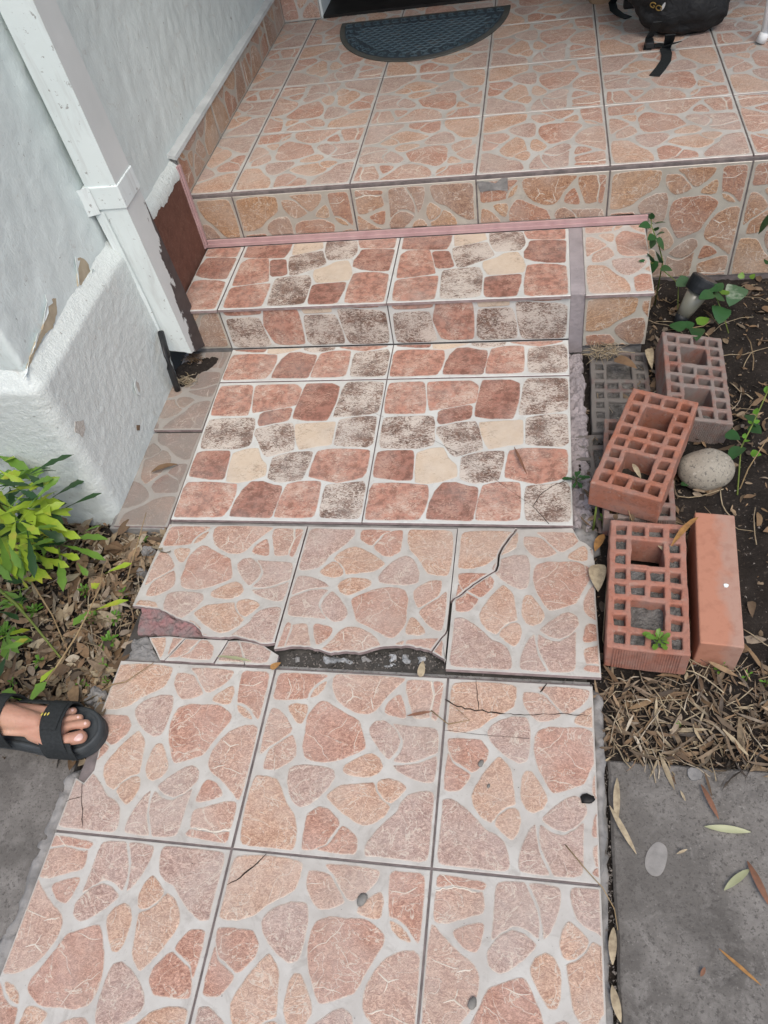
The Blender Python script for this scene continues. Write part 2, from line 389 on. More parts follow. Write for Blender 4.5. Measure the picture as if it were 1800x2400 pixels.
DESIGN = {'A': prep(A_RAW, A_VEIN, _hA, 2, .0085, .15), 'S': prep(S_RAW, [], _hS, 2, .0042, .09)}
def turn(p, k):
    for _ in range(k % 4): p = (-p[1], p[0])
    return p

def slab_geo(mb, poly, t, ch=0.0012, mt=0, ms=1):
    poly = ccw(poly); n = len(poly); ins = inset(poly, ch)
    v = [(x, y, 0) for x, y in ins]+[(x, y, -ch) for x, y in poly]+[(x, y, -t) for x, y in poly]
    f = [tuple(range(n))]; mi = [mt]
    for k in range(n):
        j = (k+1) % n
        f.append((k, n+k, n+j, j)); mi.append(mt)
        f.append((n+k, 2*n+k, 2*n+j, n+j)); mi.append(ms)
    base = len(mb.v); mb.v += [Vector(p) for p in v]; mb.f += [tuple(base+i for i in q) for q in f]; mb.i += mi
def stone_geo(mb, poly, mi, rise=.0007, wd=.0030):
    poly = ccw(poly); n = len(poly)
    wd = min(wd, 0.22*math.sqrt(abs(area(poly)))); i1 = inset(poly, wd*.45); i2 = inset(poly, wd)
    v = [(x, y, .0002) for x, y in poly]+[(x, y, rise*.7) for x, y in i1]+[(x, y, rise) for x, y in i2]
    f = []
    for t in tessellate_polygon([[Vector((x, y, 0)) for x, y in i2]]):
        a, c, d = (Vector(i2[q]) for q in t); f.append(tuple(2*n+q for q in (t if (c-a).cross(d-a) > 0 else t[::-1])))
    for k in range(n):
        j = (k+1) % n; f += [(k, j, n+j, n+k), (n+k, n+j, 2*n+j, 2*n+k)]
    mb.add(v, f, mi); mb.e = getattr(mb, 'e', [])+[1.0]*n+[.55]*n+[0.0]*n
def vein_geo(mb, pts, wd, z=.00115, seed=0):
    r = random.Random(seed); P = jitter_line(pts, wd*.35, .006, seed); n = len(P)
    L = []
    for k, p in enumerate(P):
        a = Vector(P[max(k-1, 0)]); b = Vector(P[min(k+1, n-1)]); t = (b-a)
        if t.length < 1e-7: t = Vector((1, 0))
        t.normalize(); nn = Vector((-t.y, t.x)); e = min(k, n-1-k)
        h = wd*.5*(0.35 if e == 0 else r.uniform(.75, 1.15)); q = Vector(p)
        L += [(*(q+nn*h), z-.0008), (*q, z), (*(q-nn*h), z-.0008)]
    mb.add(L, [(3*k, 3*k+1, 3*k+4, 3*k+3) for k in range(n-1)]+[(3*k+1, 3*k+2, 3*k+5, 3*k+4) for k in range(n-1)])
_cache = {}
def tile_meshes(des, W, k, region, mats, sep):
    st, ve = DESIGN[des]; wx, wy = W
    sc = lambda p: (p[0]*wx, p[1]*wy)
    base = (MATSETS[mats][0], BODY); sm = MATSETS[mats][1]
    regs = [[(-wx/2, -wy/2), (wx/2, -wy/2), (wx/2, wy/2), (-wx/2, wy/2)]] if region is None else region
    mb = MB()
    for rg in regs: slab_geo(mb, rg, .009, .0012 if region is None or len(rg) < 7 else .0005)
    tm = mesh('tile', mb.v, mb.f, base, mb.i)
    stones = []; joined = MB()
    for q, (mi, poly) in enumerate(st):
        P = [sc(turn(p, k)) for p in poly]; loops = []
        for rg in regs:
            rin = inset(ccw(rg), .002)
            if all(inside(p, rin) for p in P) and region is None: loops.append(P)
            else: loops += clip(P, rin)
        if not loops: continue
        one = MB() if sep else joined
        for lp in loops: stone_geo(one, lp, 0 if sep else mi, .0007+q*.00002)
        if sep: stones.append(mesh('stone', one.v, one.f, [sm[mi]], None, False)); stones[-1].attributes.new('edge', 'FLOAT', 'POINT').data.foreach_set('value', one.e)
    if not sep and joined.v: stones.append(mesh('stone_pattern', joined.v, joined.f, sm, joined.i)); stones[-1].attributes.new('edge', 'FLOAT', 'POINT').data.foreach_set('value', joined.e)
    vm = None; mb = MB()
    for q, (wd, pts) in enumerate(ve):
        P = [sc(turn(p, k)) for p in pts]
        if all(any(inside(p, rg) for rg in regs) for p in P): vein_geo(mb, P, max(wd*wx*1.7, .0028), seed=q)
    if mb.v: vm = mesh('vein', mb.v, mb.f, [VEIN])
    return tm, stones, vm
MATSETS = {'A': (CREAM_A, A_MATS), 'W': (CREAM_W, W_MATS), 'D': (CREAM_D, AD_MATS), 'S': (CREAM_S, S_MATS)}
def tile(parent, des, M, W, k=0, region=None, mats=None, sep=True, name='tile', label=None):
    """M: world matrix of the full tile's centre (top face at z = 0)"""
    if not hasattr(W, '__len__'): W = (W, W)
    mats = mats or des
    if region and not hasattr(region[0][0], '__len__'): region = [region]
    key = (des, W, k % 4, mats, sep)
    if region is None and key in _cache: tm, stones, vm = _cache[key]
    else:
        tm, stones, vm = tile_meshes(des, W, k, region, mats, sep)
        if region is None: _cache[key] = (tm, stones, vm)
    o = obj(name, tm, parent); o.matrix_local = M
    if label: o['label'] = label
    for s in stones: obj('stone' if sep else 'stone_pattern', s, o)
    if vm: obj('vein', vm, o)['kind'] = 'stuff'
    return o
def rect(W, x0=None, x1=None, y0=None, y1=None):
    h = W/2; a, b, c, d = (-h if x0 is None else x0), (h if x1 is None else x1), (-h if y0 is None else y0), (h if y1 is None else y1)
    return [(a, c), (b, c), (b, d), (a, d)]
def T(x, y, z, rx=0, ry=0, rz=0):
    return Matrix.Translation((x, y, z)) @ Matrix.Rotation(rz, 4, 'Z') @ Matrix.Rotation(ry, 4, 'Y') @ Matrix.Rotation(rx, 4, 'X')
def wob(s, a=.0012, b=.004):
    r = random.Random(s); return (r.uniform(-a, a)*.6, r.uniform(-b, b), r.uniform(-b, b), r.uniform(-b, b)*.6)

# ------------------------------------------------------------------ the path
TP, TW = .335, .3312                   # tile pitch and tile side
path = tag(obj('path', fix_normals((lambda b: (b.box((-.318, -1.02, -.2), (.588, .339, -.0065)),
      b.box((-.462, .690, -.2), (.562, 1.31, -.019)), mesh('path', b.v, b.f, [MORTAR]))[-1])(MB()))),
      'cracked tiled garden path of stone print tiles leading to the entrance step', kind='structure')
# dark grout beds just under the tile faces
g = MB(); g.box((-.322, -1.0, -.0055), (.590, .3365, -.0028)); g.build('grout', GROUT, path)
for row, ks in ((-2, (0, 3, 2)), (-1, (1, 3, 1)), (0, (3, 0, 3))):
    for c in range(3):
        cx, cy = -TP/2+c*TP, TP/2+row*TP; dz, rx, ry, rz = wob(row*7+c+50, .0007, .0028)
        reg = None
        if c == 0: reg = rect(TW, x0=-.1585)
        if c == 2: reg = rect(TW, x1=.0915)
        if row == 0 and c == 0:    # chipped left edge by the foot
            e = zoomed(110, 1530, 3.0164, [(375, 655), (355, 710), (335, 830), (262, 920), (215, 885)])
            e = [(atz(x, y, 0).x-cx, atz(x, y, 0).y-cy) for x, y in e]
            reg = [(-.1585, -TW/2), (TW/2, -TW/2), (TW/2, TW/2), (-.1585, TW/2), (-.1585, e[0][1]+.004), e[0], e[2], e[3], (-.1585, e[4][1])]
        tile(path, 'A', T(cx, cy, dz, rx, ry, rz), TW, ks[c], reg, sep=(row > -2))
# the raised row with its broken tiles
RY0, RY1, RZ0, RZ1 = .3425, .6975, .0135, -.0135
def rz_at(y): return RZ0+(RZ1-RZ0)*(y-RY0)/(RY1-RY0)
def on_r(x, y):
    z = 0.0
    for _ in range(5): p = atz(x, y, z); z = rz_at(p.y)
    return p
RWX, RWY = .3335, .3535; RT = math.atan2(RZ1-RZ0, RY1-RY0); RCY = (RY0+RY1)/2
def r_frame(cx): return T(cx, RCY, rz_at(RCY), RT)
def r_loc(cx, pts): return [(on_r(x, y).x-cx, on_r(x, y).y-RCY) for x, y in pts]
hx, hy = RWX/2, RWY/2
b = MB()
b.add([(-.335, RY0+.0035, -.012), (.585, RY0+.0035, -.012), (.585, .695, -.024), (-.335, .695, -.024), (-.335, RY0+.0035, -.2), (.585, RY0+.0035, -.2), (.585, .695, -.2), (-.335, .695, -.2)],
      [(0, 1, 2, 3), (4, 5, 1, 0), (5, 6, 2, 1), (7, 4, 0, 3)])
b.build('mortar_bed', MORTAR_D, path)
# left tile: lower edge broken away
cL = -.1785
brk = zoomed(280, 1380, 3.95, [(150,158),(370,185),(470,240),(580,290),(680,320),(740,375),(765,430),(830,445),(930,450),(1080,440),(1200,475),(1330,510),(1480,492)])
bl = jitter_line(r_loc(cL, brk), .0012, .008, 3)
tile(path, 'A', r_frame(cL), (RWX, RWY), 0, [(-hx, hy)]+[(-hx, bl[0][1])]+bl[1:-1]+[(hx, bl[-1][1]), (hx, hy)], label='stone print tile with its lower left edge broken away')
# middle tile: front edge broken out, a corner cracked off
cM = .158
brm = zoomed(640, 1200, 3.687, [(50,1185),(170,1160),(300,1165),(420,1195),(500,1220),(600,1205),(740,1215),(850,1185),(960,1160),(1060,1155),(1180,1155),(1300,1185),(1365,1203)])
crm = zoomed(640, 1200, 3.687, [(1365,1203),(1410,1140),(1450,1085),(1525,1015)])
bm_ = jitter_line(r_loc(cM, brm), .0013, .007, 5); cr_ = jitter_line(r_loc(cM, crm), .0006, .01, 6)
fr = frm = r_loc(cM, zoomed(640, 1200, 3.687, [(1365,1203),(1480,1270),(1512,1300)]))
tile(path, 'A', r_frame(cM), (RWX, RWY), 2, [(-hx, hy), (-hx, bm_[0][1])]+bm_[1:]+cr_[1:-1]+[(hx, cr_[-1][1]), (hx, hy)], label='stone print tile with its front edge broken out')
tile(path, 'A', T(cM+.0022, RCY-.0012, rz_at(RCY)-.0012, RT), (RWX, RWY), 2, [cr_[0], fr[1], (hx, fr[2][1]), (hx, cr_[-1][1])]+cr_[1:-1][::-1], name='tile_fragment')
# right tile: split by a wide crack, far corner chipped
cR = .4975
crk = zoomed(1030, 1210, 4.1475, [(785,95),(740,160),(690,215),(630,300),(590,380),(580,480),(560,535),(500,570),(450,600),(340,670),(240,755),(115,835)])
ck = jitter_line(r_loc(cR, crk), .0010, .009, 8)
xr = .111
chip = r_loc(cR, zoomed(1030, 1210, 4.1475, [(1290,115),(1330,185),(1360,235),(1430,270),(1495,330),(1500,430)]))
up_ = [(-hx, ck[-1][1]+.0002)]+ck[::-1][1:-1]+[(ck[0][0], hy), (-hx, hy)]
lo_ = [(-hx, -hy), (xr, -hy), (xr-.002, .0), (xr, chip[-1][1])]+chip[::-1]+[(ck[0][0]+.0015, hy)]+ck[1:-1]+[(-hx, ck[-1][1]-.002)]
up_ = [(x-.0034, y+.0022) for x, y in up_]
tile(path, 'A', r_frame(cR-.001), (RWX, RWY), 3, up_, name='tile_fragment', label='cracked off upper left piece of a stone print tile')
tile(path, 'A', T(cR, RCY, rz_at(RCY)+.0015, RT, .006), (RWX, RWY), 3, lo_, label='stone print tile split by a dark crack and chipped at its far corner')
# sunk fragments in front of the left tile
def at0(x0, y0, s, pts, z): return [(atz(x, y, z).x, atz(x, y, z).y) for x, y in zoomed(x0, y0, s, pts)]
zf = .0025
for q, pts in enumerate([[(275,450),(460,440),(608,455),(412,660),(372,657)], [(612,460),(800,468),(1003,475),(868,687),(420,667)],
                         [(1008,478),(1092,474),(1146,540),(1150,692),(876,690)], [(1100,478),(1240,500),(1330,522),(1472,615),(1452,706),(1162,700)]]):
    P = at0(280, 1380, 3.95, pts, zf); cx, cy = -.1785, .513
    reg = ccw(jitter_line([(x-cx, y-cy) for x, y in P]+[(P[0][0]-cx, P[0][1]-cy)], .0007, .012, 20+q)[:-1])
    r = random.Random(q); tile(path, 'A', T(cx, cy, zf, r.uniform(-.006, .006), r.uniform(-.012, .012)), (RWX, RWY), 0, reg, name='tile_fragment')
def lump(name, poly, z0, z1, mat, parent, amp=.003, seed=0, step=.006, sm=True):
    """uneven mortar patch: grid clipped to a polygon, sides down to z0"""
    poly = ccw(poly); xs = [p[0] for p in poly]; ys = [p[1] for p in poly]; pts = jitter_line(poly+[poly[0]], amp*.5, step*1.6, seed)[:-1]
    n = len(pts); inner = []; x = min(xs)
    pin = inset(pts, step*.7)
    while x < max(xs):
        y = min(ys)
        while y < max(ys):
            if inside((x, y), pin): inner.append((x+random.uniform(-.3, .3)*step, y+random.uniform(-.3, .3)*step))
            y += step
        x += step
    V, E, F, *_ = delaunay_2d_cdt([Vector(p) for p in pts+inner], [(i, (i+1) % n) for i in range(n)], [], 1, 1e-7)
    hgt = lambda p, k: z1+amp*(fbm(p[0]*60+seed, p[1]*60, seed)*1.2+fbm(p[0]*190, p[1]*190, seed)*.5)-(amp*.8 if k < n else 0)
    v = [(p[0], p[1], hgt(p, k)) for k, p in enumerate(V)]; nv = len(v)
    if len(V) < n: return None
    v += [(V[k][0], V[k][1], z0) for k in range(n)]; f = [tuple(t) for t in F]
    f += [(k, (k+1) % n, nv+(k+1) % n, nv+k) for k in range(n)]
    return obj(name, fix_normals(mesh(name, v, f, [mat], None, sm)), parent)
lump('mortar_patch', at0(280, 1380, 3.95, [(205,165),(370,180),(480,245),(590,292),(690,322),(760,400),(770,445),(560,440),(400,420),(160,408),(175,300)], -.002), -.05, -.002, REDMORT, path, .005, 3, .004, False)
lump('mortar_patch', at0(280, 1380, 3.95, [(130,455),(262,445),(300,520),(368,660),(68,664)], -.002), -.05, .000, MORTAR, path, .006, 5, .004, False)
lump('mortar_patch', at0(640, 1200, 3.687, [(55,1180),(300,1160),(520,1215),(760,1210),(1000,1150),(1290,1180),(1490,1275),(1520,1395),(1000,1385),(400,1365),(45,1340)], -.012), -.05, -.014, MORTAR_D, path, .008, 9, .004, False)
for q, pts in enumerate([[(430,1240),(560,1235),(640,1255),(690,1290),(660,1305),(560,1290),(450,1300),(425,1270)], [(740,1240),(860,1245),(850,1275),(760,1280)],
     [(840,1300),(900,1290),(1000,1310),(1040,1285),(1060,1310),(980,1335),(890,1330)], [(985,1225),(1050,1220),(1065,1270),(1010,1290)],
     [(1120,1225),(1170,1220),(1190,1270),(1150,1310),(1118,1280)], [(1235,1235),(1310,1235),(1330,1270),(1250,1300)], [(150,1240),(200,1235),(225,1280),(190,1290)]]):
    lump('adhesive_dab', at0(640, 1200, 3.687, pts, -.006), -.03, -.0075, DAB if q not in (1, 6) else MORTAR, path, .006, 30+q, .003, False)
b = MB(); b.box((-.33, .336, -.2), (.59, .3437, -.0075)); b.build('mortar_bed', MORTAR, path)
# cobble print tiles up to the step
SW, SX, SY, SZ0, SZ1 = .4525, -.341, .7019, -.004, .0145
ST_ = math.atan2(SZ1-SZ0, .455)
for i in range(2):
    tile(path, 'S', T(SX+.455*(i+.5), SY+.2275, (SZ0+SZ1)/2, ST_), SW, 0)
    tile(path, 'S', T(SX+.455*(i+.5), SY+.455*1.5+.001, SZ1+.001, 0), SW, 0, rect(SW, y1=-SW/2+.1345))
b = MB(); b.add([(SX+.002, SY+.004, SZ0-.03), (SX+.907, SY+.004, SZ0-.03), (SX+.907, SY+.455, SZ1-.0035), (SX+.002, SY+.455, SZ1-.0035), (SX+.907, 1.3, SZ1-.0035), (SX+.002, 1.3, SZ1-.0035), (SX+.002, SY+.004, SZ0-.0035), (SX+.907, SY+.004, SZ0-.0035)],
                [(6, 7, 2, 3), (3, 2, 4, 5), (0, 1, 7, 6)]); b.build('grout', GROUT, path)
# dusty strip of old tile beside the wall base
for q, (y0, y1, k) in enumerate(((.684, .985, 1), (.990, 1.291, 0))):
    zc = -.004 if q == 0 else .008
    tile(path, 'A', T(-.345-TW/2+.001, (y0+y1)/2, zc, .02), TW, k, rect(TW, x0=TW/2-.135, y0=-(y1-y0)/2, y1=(y1-y0)/2), 'D')
b = MB(); b.box((-.49, .6795, -.2), (-.35, 1.3, -.013)); b.build('mortar_bed', MORTAR, path)
def hair(parent, pts, z, wd=.0012, name='crack', mat=None, seed=0):
    P = jitter_line([(atz(x, y, z).x, atz(x, y, z).y) for x, y in pts], wd*.8, .007, seed); mb = MB(); n = len(P); v = []
    for k in range(n):
        t = (Vector(P[min(k+1, n-1)])-Vector(P[max(k-1, 0)])).normalized(); h = wd*.5*(.3 if k in (0, n-1) else random.uniform(.6, 1.3))
        v += [(P[k][0]-t.y*h, P[k][1]+t.x*h, z), (P[k][0]+t.y*h, P[k][1]-t.x*h, z)]
    mb.add(v, [(2*k, 2*k+1, 2*k+3, 2*k+2) for k in range(n-1)]); return mb.build(name, mat or HAIR, parent)
Z1 = .0021
hair(path, zoomed(980, 1560, 3.6065, [(225,285),(330,345),(510,378),(740,408)]), Z1, .0024, seed=1)
hair(path, zoomed(980, 1560, 3.6065, [(740,408),(900,418),(1200,405),(1465,425)]), Z1, .0013, seed=2)
hair(path, zoomed(980, 1560, 3.6065, [(490,112),(500,250),(510,378)]), Z1, .0014, seed=3)
hair(path, zoomed(980, 1560, 3.6065, [(1090,150),(1030,225)]), Z1, .004, seed=4)
hair(path, zoomed(980, 1560, 3.6065, [(215,545),(500,580),(950,620)]), Z1, .0007, seed=5)
hair(path, zoomed(440, 1970, 2.860, [(528,88),(440,175),(350,250),(262,298)]), Z1, .0022, seed=6)
hair(path, zoomed(110, 1530, 3.0164, [(250,920),(245,1010),(252,1110),(248,1240)]), Z1, .0012, seed=7)
hair(path, zoomed(110, 1530, 3.0164, [(130,1055),(190,1030),(250,1015)]), Z1, .0012, seed=8)
def hair_s(pts, wd, seed):
    out = []
    for x, y in pts:
        z = 0.0
        for _ in range(4): p = atz(x, y, z); z = SZ0+(SZ1-SZ0)*max(0, (p.y-SY)/.455)
        out.append((p.x, p.y, z+.0021))
    mb = MB(); n = len(out); v = []
    for k in range(n):
        a, c = Vector(out[max(k-1, 0)]), Vector(out[min(k+1, n-1)]); t = (c-a).normalized(); h = wd/2
        v += [(out[k][0]-t.y*h, out[k][1]+t.x*h, out[k][2]), (out[k][0]+t.y*h, out[k][1]-t.x*h, out[k][2])]
    mb.add(v, [(2*k, 2*k+1, 2*k+3, 2*k+2) for k in range(n-1)]); mb.build('crack', HAIR, path)
hair_s(jitter_line(zoomed(840, 780, 3.072, [(1485,1070),(1390,1110),(1310,1170),(1255,1255),(1320,1320),(1372,1380)]), .6, 9, 1), .0016, 1)
hair_s(zoomed(840, 780, 3.072, [(530,770),(740,885),(1000,1070),(1255,1255)]), .0006, 2)
hair_s(zoomed(840, 780, 3.072, [(30,545),(180,610)]), .0006, 3)
# crumbling painted mortar along the right edge, and mortar crumbs along the left edge
def strip_poly(L, Rr, seed, amp=.004): return jitter_line(L, amp, .02, seed)+jitter_line(Rr, amp, .02, seed+1)
lump('mortar_edge', strip_poly([(.560, .70), (.560, 1.0), (.560, 1.285)], [(.603, 1.285), (.607, 1.0), (.611, .72), (.600, .69)], 4), -.1, -.017, PURPLE, path, .008, 11, .0045, False)
lump('mortar_edge', strip_poly([(.572, .615), (.568, .71)], [(.618, .70), (.622, .64)], 6, .003), -.1, -.012, MORTAR, path, .007, 13, .007)
lump('mortar_edge', strip_poly([(.590, -.36), (.590, .31)], [(.607, .30), (.611, .10), (.604, -.1), (.608, -.36)], 8, .003), -.1, -.022, MORTAR, path, .006, 15, .007)
lump('mortar_edge', strip_poly([(.590, -.02), (.588, .335)], [(.611, .325), (.613, .2), (.603, .05)], 18, .004), -.1, -.012, MORTAR, path, .007, 17, .007)
lump('mortar_edge', strip_poly([(-.352, .10), (-.348, -.1), (-.356, -.36)], [(-.324, -.36), (-.322, .12)], 28, .006), -.1, -.006, MORTAR, path, .006, 19, .007)
for q, (x, y, s) in enumerate([(225, 1625, .022), (232, 1655, .016), (205, 1640, .012), (345, 1290, .02), (330, 1340, .014), (345, 1420, .012)]):
    p = atz(x, y, -.015); n = 9; P = [(p.x+s*math.cos(6.283*k/n)*random.uniform(.7, 1.1), p.y+s*.8*math.sin(6.283*k/n)*random.uniform(.7, 1.1)) for k in range(n)]
    lump('mortar_lump', P, -.06, -.012, MORTAR, path, .007, 40+q, .004, False)

# ------------------------------------------------------------------ the step
S1Y, S1Z, P_Y, P_Z = 1.2935, .151, 1.6157, .3045
step = MB(); step.box((-.470, 1.302, -.15), (.750, 1.64, S1Z-.0095)); step = tag(step.build('entrance_step', MORTAR), 'tiled entrance step below the porch with cobble print front', kind='structure')
def riser(parent, des, x, y, z, W, k, region, mats=None, sep=True): return tile(parent, des, T(x, y, z, RAD(90)), W, k, region, mats, sep)
rh = S1Z-.004-(SZ1+.002)               # riser tile height
for i in range(2):
    x = SX+.455*(i+.5)
    riser(step, 'S', x, S1Y+.0015, SZ1+.003+SW/2, SW, 3, rect(SW, y1=-SW/2+rh))
    tile(step, 'S', T(x, S1Y+SW/2-.0035, S1Z, *wob(i+3, 0, .002)[1:]), SW, 1, rect(SW, y1=-SW/2+.300))
tile(step, 'S', T(SX-SW/2-.0025, S1Y+SW/2-.003, S1Z-.001), SW, 1, rect(SW, x0=SW/2-.112, y1=-SW/2+.300))
riser(step, 'A', SX-TW/2-.003, S1Y+.004, SZ1+.003+TW/2, TW, 0, rect(TW, x0=TW/2-.09, y1=-TW/2+rh), 'W')
tile(step, 'A', T(.603+TW/2, S1Y+TW/2-.006, S1Z+.001, .004, .004), TW, 0, rect(TW, x1=-TW/2+.158, y1=-TW/2+.300))
riser(step, 'A', .603+TW/2, S1Y-.001, S1Z-.006-TW/2, TW, 3, rect(TW, x1=-TW/2+.153, y0=TW/2-.150), 'W')
b = MB(); b.box((.5675, S1Y+.003, -.03), (.6035, S1Y+.02, S1Z-.002)); b.box((.5675, S1Y+.0032, S1Z-.01), (.6035, 1.594, S1Z-.001)); bevel(b.build('grout_band', PURPLE, step), .002)
b = MB(); b.box((SX+.005, S1Y+.003, S1Z-.012), (.566, S1Y+.02, S1Z-.003)); b.build('grout', PURPLE, step)
PINK = simple('pink_plastic', (.41, .27, .272), (.50, .345, .345), 30, .45, .15, .001)
b = MB(); b.box((-.452, 1.5915, S1Z+.001), (.768, 1.6005, S1Z+.010)); b.box((-.452, 1.5945, S1Z+.0095), (.768, 1.6005, S1Z+.021)); b.build('edge_trim', PINK, step)

# ------------------------------------------------------------------ the porch
pb = MB(); pb.box((-.60, 1.612, -.4), (2.6, 3.6, P_Z-.0095)); porch = tag(pb.build('porch', MORTAR), 'raised porch floor of stone print tiles', kind='structure')
PX = -.3413; POR = random.Random(12)
for r in range(4):
    for c in range(-1, 8):
        x, y = PX+TP*(c+.5), P_Y+TP*(r+.5)-.004
        reg = None
        if c == -1: reg = rect(TW, x0=TW/2-.122)
        if r == 3: reg = rect(TW, x0=(TW/2-.122 if c == -1 else None), y1=-TW/2+.26)
        k = POR.choice((0, 3, 0, 1, 2))
        if (r, c) == (0, 2): k = 3
        if (r, c) == (0, 3): k = 0
        if c > 5 and r > 1: continue
        tile(porch, 'A', T(x, y, P_Z, *wob(r*11+c, 0, .002)[1:]), TW, k, reg, sep=(r < 2 and c < 5))
b = MB(); b.box((-.47, P_Y+.002, P_Z-.009), (2.3, 2.88, P_Z-.0028)); b.build('grout', GROUT, porch)
RYF = 1.6035
for c in range(-1, 6):
    x = PX+TP*(c+.5); z = P_Z-.0105
    tall = c >= 3
    h = .318 if tall else .124
    reg = rect(TW, x0=(TW/2-.113 if c == -1 else None), y0=TW/2-h)
    k = (2, 3, 1, 0, 3, 0, 2)[c+1]
    if c == 3: reg = [(-TW/2, TW/2-.124), (-TW/2+.105, TW/2-.124), (-TW/2+.105, TW/2-h), (TW/2, TW/2-h), (TW/2, TW/2), (-TW/2, TW/2)]
    riser(porch, 'A', x, RYF, z-TW/2, TW, k, reg, 'W')
b = MB(); b.box((-.46, RYF+.002, .02), (2.3, RYF+.01, P_Z-.004)); b.box((.74, RYF+.0025, -.3), (2.3, RYF+.01, P_Z-.1)); b.build('grout', GROUT, porch)
for (x0, x1, z) in ((.33, .41, .284),):
    b = MB(); P = [(x0+(x1-x0)*t, z+random.uniform(-.006, .012)) for t in (0, .2, .4, .6, .8, 1)]+[(x0+(x1-x0)*t, z-.018+random.uniform(-.006, .006)) for t in (1, .7, .4, .1)]
    b.prism(P, 0, .0012, 0, T(0, RYF-.0012, 0, RAD(90))); b.build('cement_smear', MORTAR, porch)

# ------------------------------------------------------------------ ground, soil, concrete
DIRT = simple('packed_earth', (.05, .042, .034), (.09, .078, .062), 6, .95, .6, .01)
tag(obj('ground', mesh('ground', [(-60, -60, -.12), (60, -60, -.12), (60, 60, -.12), (-60, 60, -.12)], [(0, 1, 2, 3)], [DIRT])), 'bare earth ground around the house', kind='structure')
SOIL = Mat('soil', .95, .2)
_c = SOIL.mix(SOIL.ramp(SOIL.noise(9, 7, .65), [(.3, 0.0), (.7, 1.0)]), (.011, .0095, .0085), (.034, .028, .024))
_c = SOIL.mix(SOIL.ramp(SOIL.noise(150, 3, .6), [(.60, 0.0), (.70, .55)]), _c, (.11, .09, .075)); SOIL.color(_c)
SOIL.bump(SOIL.noise(90, 6, .7), .9, .008); SOIL = SOIL.m
def soil_h(x, y):
    z = -.026+.010*fbm(x*7, y*7, 1.5)+.007*fbm(x*30, y*30, 4.2)
    if x < 0: z -= .010
    else: z -= .012*max(0, min(1, (y-.9)/.5))
    return z
def soil_patch(name, x0, x1, y0, y1, stepx, label):
    nx, ny = int((x1-x0)/stepx)+1, int((y1-y0)/stepx)+1
    v = [(x0+(x1-x0)*i/(nx-1), y0+(y1-y0)*j/(ny-1), 0) for j in range(ny) for i in range(nx)]
    v = [(x, y, soil_h(x, y)+.003*noise.noise(Vector((x*120, y*120, 0)))) for x, y, _ in v]
    f = [(j*nx+i, j*nx+i+1, (j+1)*nx+i+1, (j+1)*nx+i) for j in range(ny-1) for i in range(nx-1)]
    return tag(obj(name, mesh(name, v, f, [SOIL], None, True)), label, kind='structure')
soil_patch('soil', .585, 2.2, .19, 1.62, .0085, 'dark garden soil to the right of the path')
soil_patch('soil', -1.3, -.315, .085, .75, .0085, 'dark garden soil to the left of the path')
def slab(name, poly, z, mat, label, seed, th=.1):
    poly = ccw(poly); v = []; n = len(poly)
    ins = inset(poly, .004)
    mb = MB(); mb.add([(x, y, z) for x, y in ins]+[(x, y, z-.004) for x, y in poly]+[(x, y, z-th) for x, y in poly],
      [tuple(range(n))]+[(k, n+k, n+(k+1) % n, (k+1) % n) for k in range(n)]+[(n+k, 2*n+k, 2*n+(k+1) % n, n+(k+1) % n) for k in range(n)])
    return tag(mb.build(name, mat), label, kind='structure')
pv = slab('concrete_slab', jitter_line([(.615, .207), (.615, -1.6)], .0015, .03, 2)+[(2.2, -1.6)]+jitter_line([(2.2, .20), (.615, .207)], .0012, .05, 3)[:-1], -.019, CONC, 'grey concrete slab right of the path with a pale oval stain', 1)
p = [atz(x, y, -.019) for x, y in [(1545,1972),(1563,1985),(1565,2010),(1555,2045),(1540,2056),(1522,2050),(1510,2030),(1514,2000),(1530,1978)]]
b = MB(); b.prism(chaikin([(q.x, q.y) for q in p], 2), -.0205, -.0178); b.build('pale_stain', CONC_PALE, pv)
p = [atz(x, y, -.019) for x, y in [(1612,1800),(1640,1803),(1648,1825),(1622,1833),(1610,1818)]]
b = MB(); b.prism(chaikin([(q.x, q.y) for q in p], 1), -.0205, -.0155); b.build('chipped_patch', MORTAR, pv)
slab('concrete_pavement', jitter_line([(-.333, -1.6), (-.338, -.2), (-.342, .10), (-.35, .150)], .004, .03, 5)+jitter_line([(-.35, .150), (-.6, .15), (-2.2, .16)], .004, .05, 6)[1:]+[(-2.2, -1.6)], -.009, CONC, 'grey concrete pavement left of the path under the foot', 2)

# ------------------------------------------------------------------ house wall
def plaster(name, a, b2, fine, coarse, bd, stain, zs):
    m = Mat(name, .6, .35); c = m.mix(m.ramp(m.noise(3.5, 6, .6), [(.3, 0.0), (.7, 1.0)]), a, b2)
    c = m.mix(m.ramp(m.noise(22, 8, .74, .8), [(.58, 0.0), (.74, stain)]), c, (.42, .41, .37))
    c = m.mix(m.ramp(m.noise(62, 5, .65, .6), [(.67, 0.0), (.72, stain*1.3)]), c, (.15, .135, .12)); m.color(c)
    co = m.pos((1, 1, zs)); rd = m.math('ABSOLUTE', m.math('SUBTRACT', m.noise(coarse*.8, 5, .6, 1.2, co), .5))
    h = m.math('ADD', m.math('ADD', m.math('MULTIPLY', m.noise(coarse, 6, .6, .5, co), 1.0), m.math('MULTIPLY', rd, -.7)), m.math('MULTIPLY', m.noise(fine, 4, .6, .0, co), .3))
    m.bump(h, .6, bd); return m.m
WALL = plaster('wall_paint', (.68, .765, .755), (.60, .68, .67), 190, 30, .0034, .6, .8)
PLINTH = plaster('plinth_render', (.66, .72, .705), (.58, .635, .62), 250, 150, .0040, .6, .9)
TAN = simple('bare_plaster', (.36, .30, .21), (.48, .42, .31), 40, .9, .5, .002)
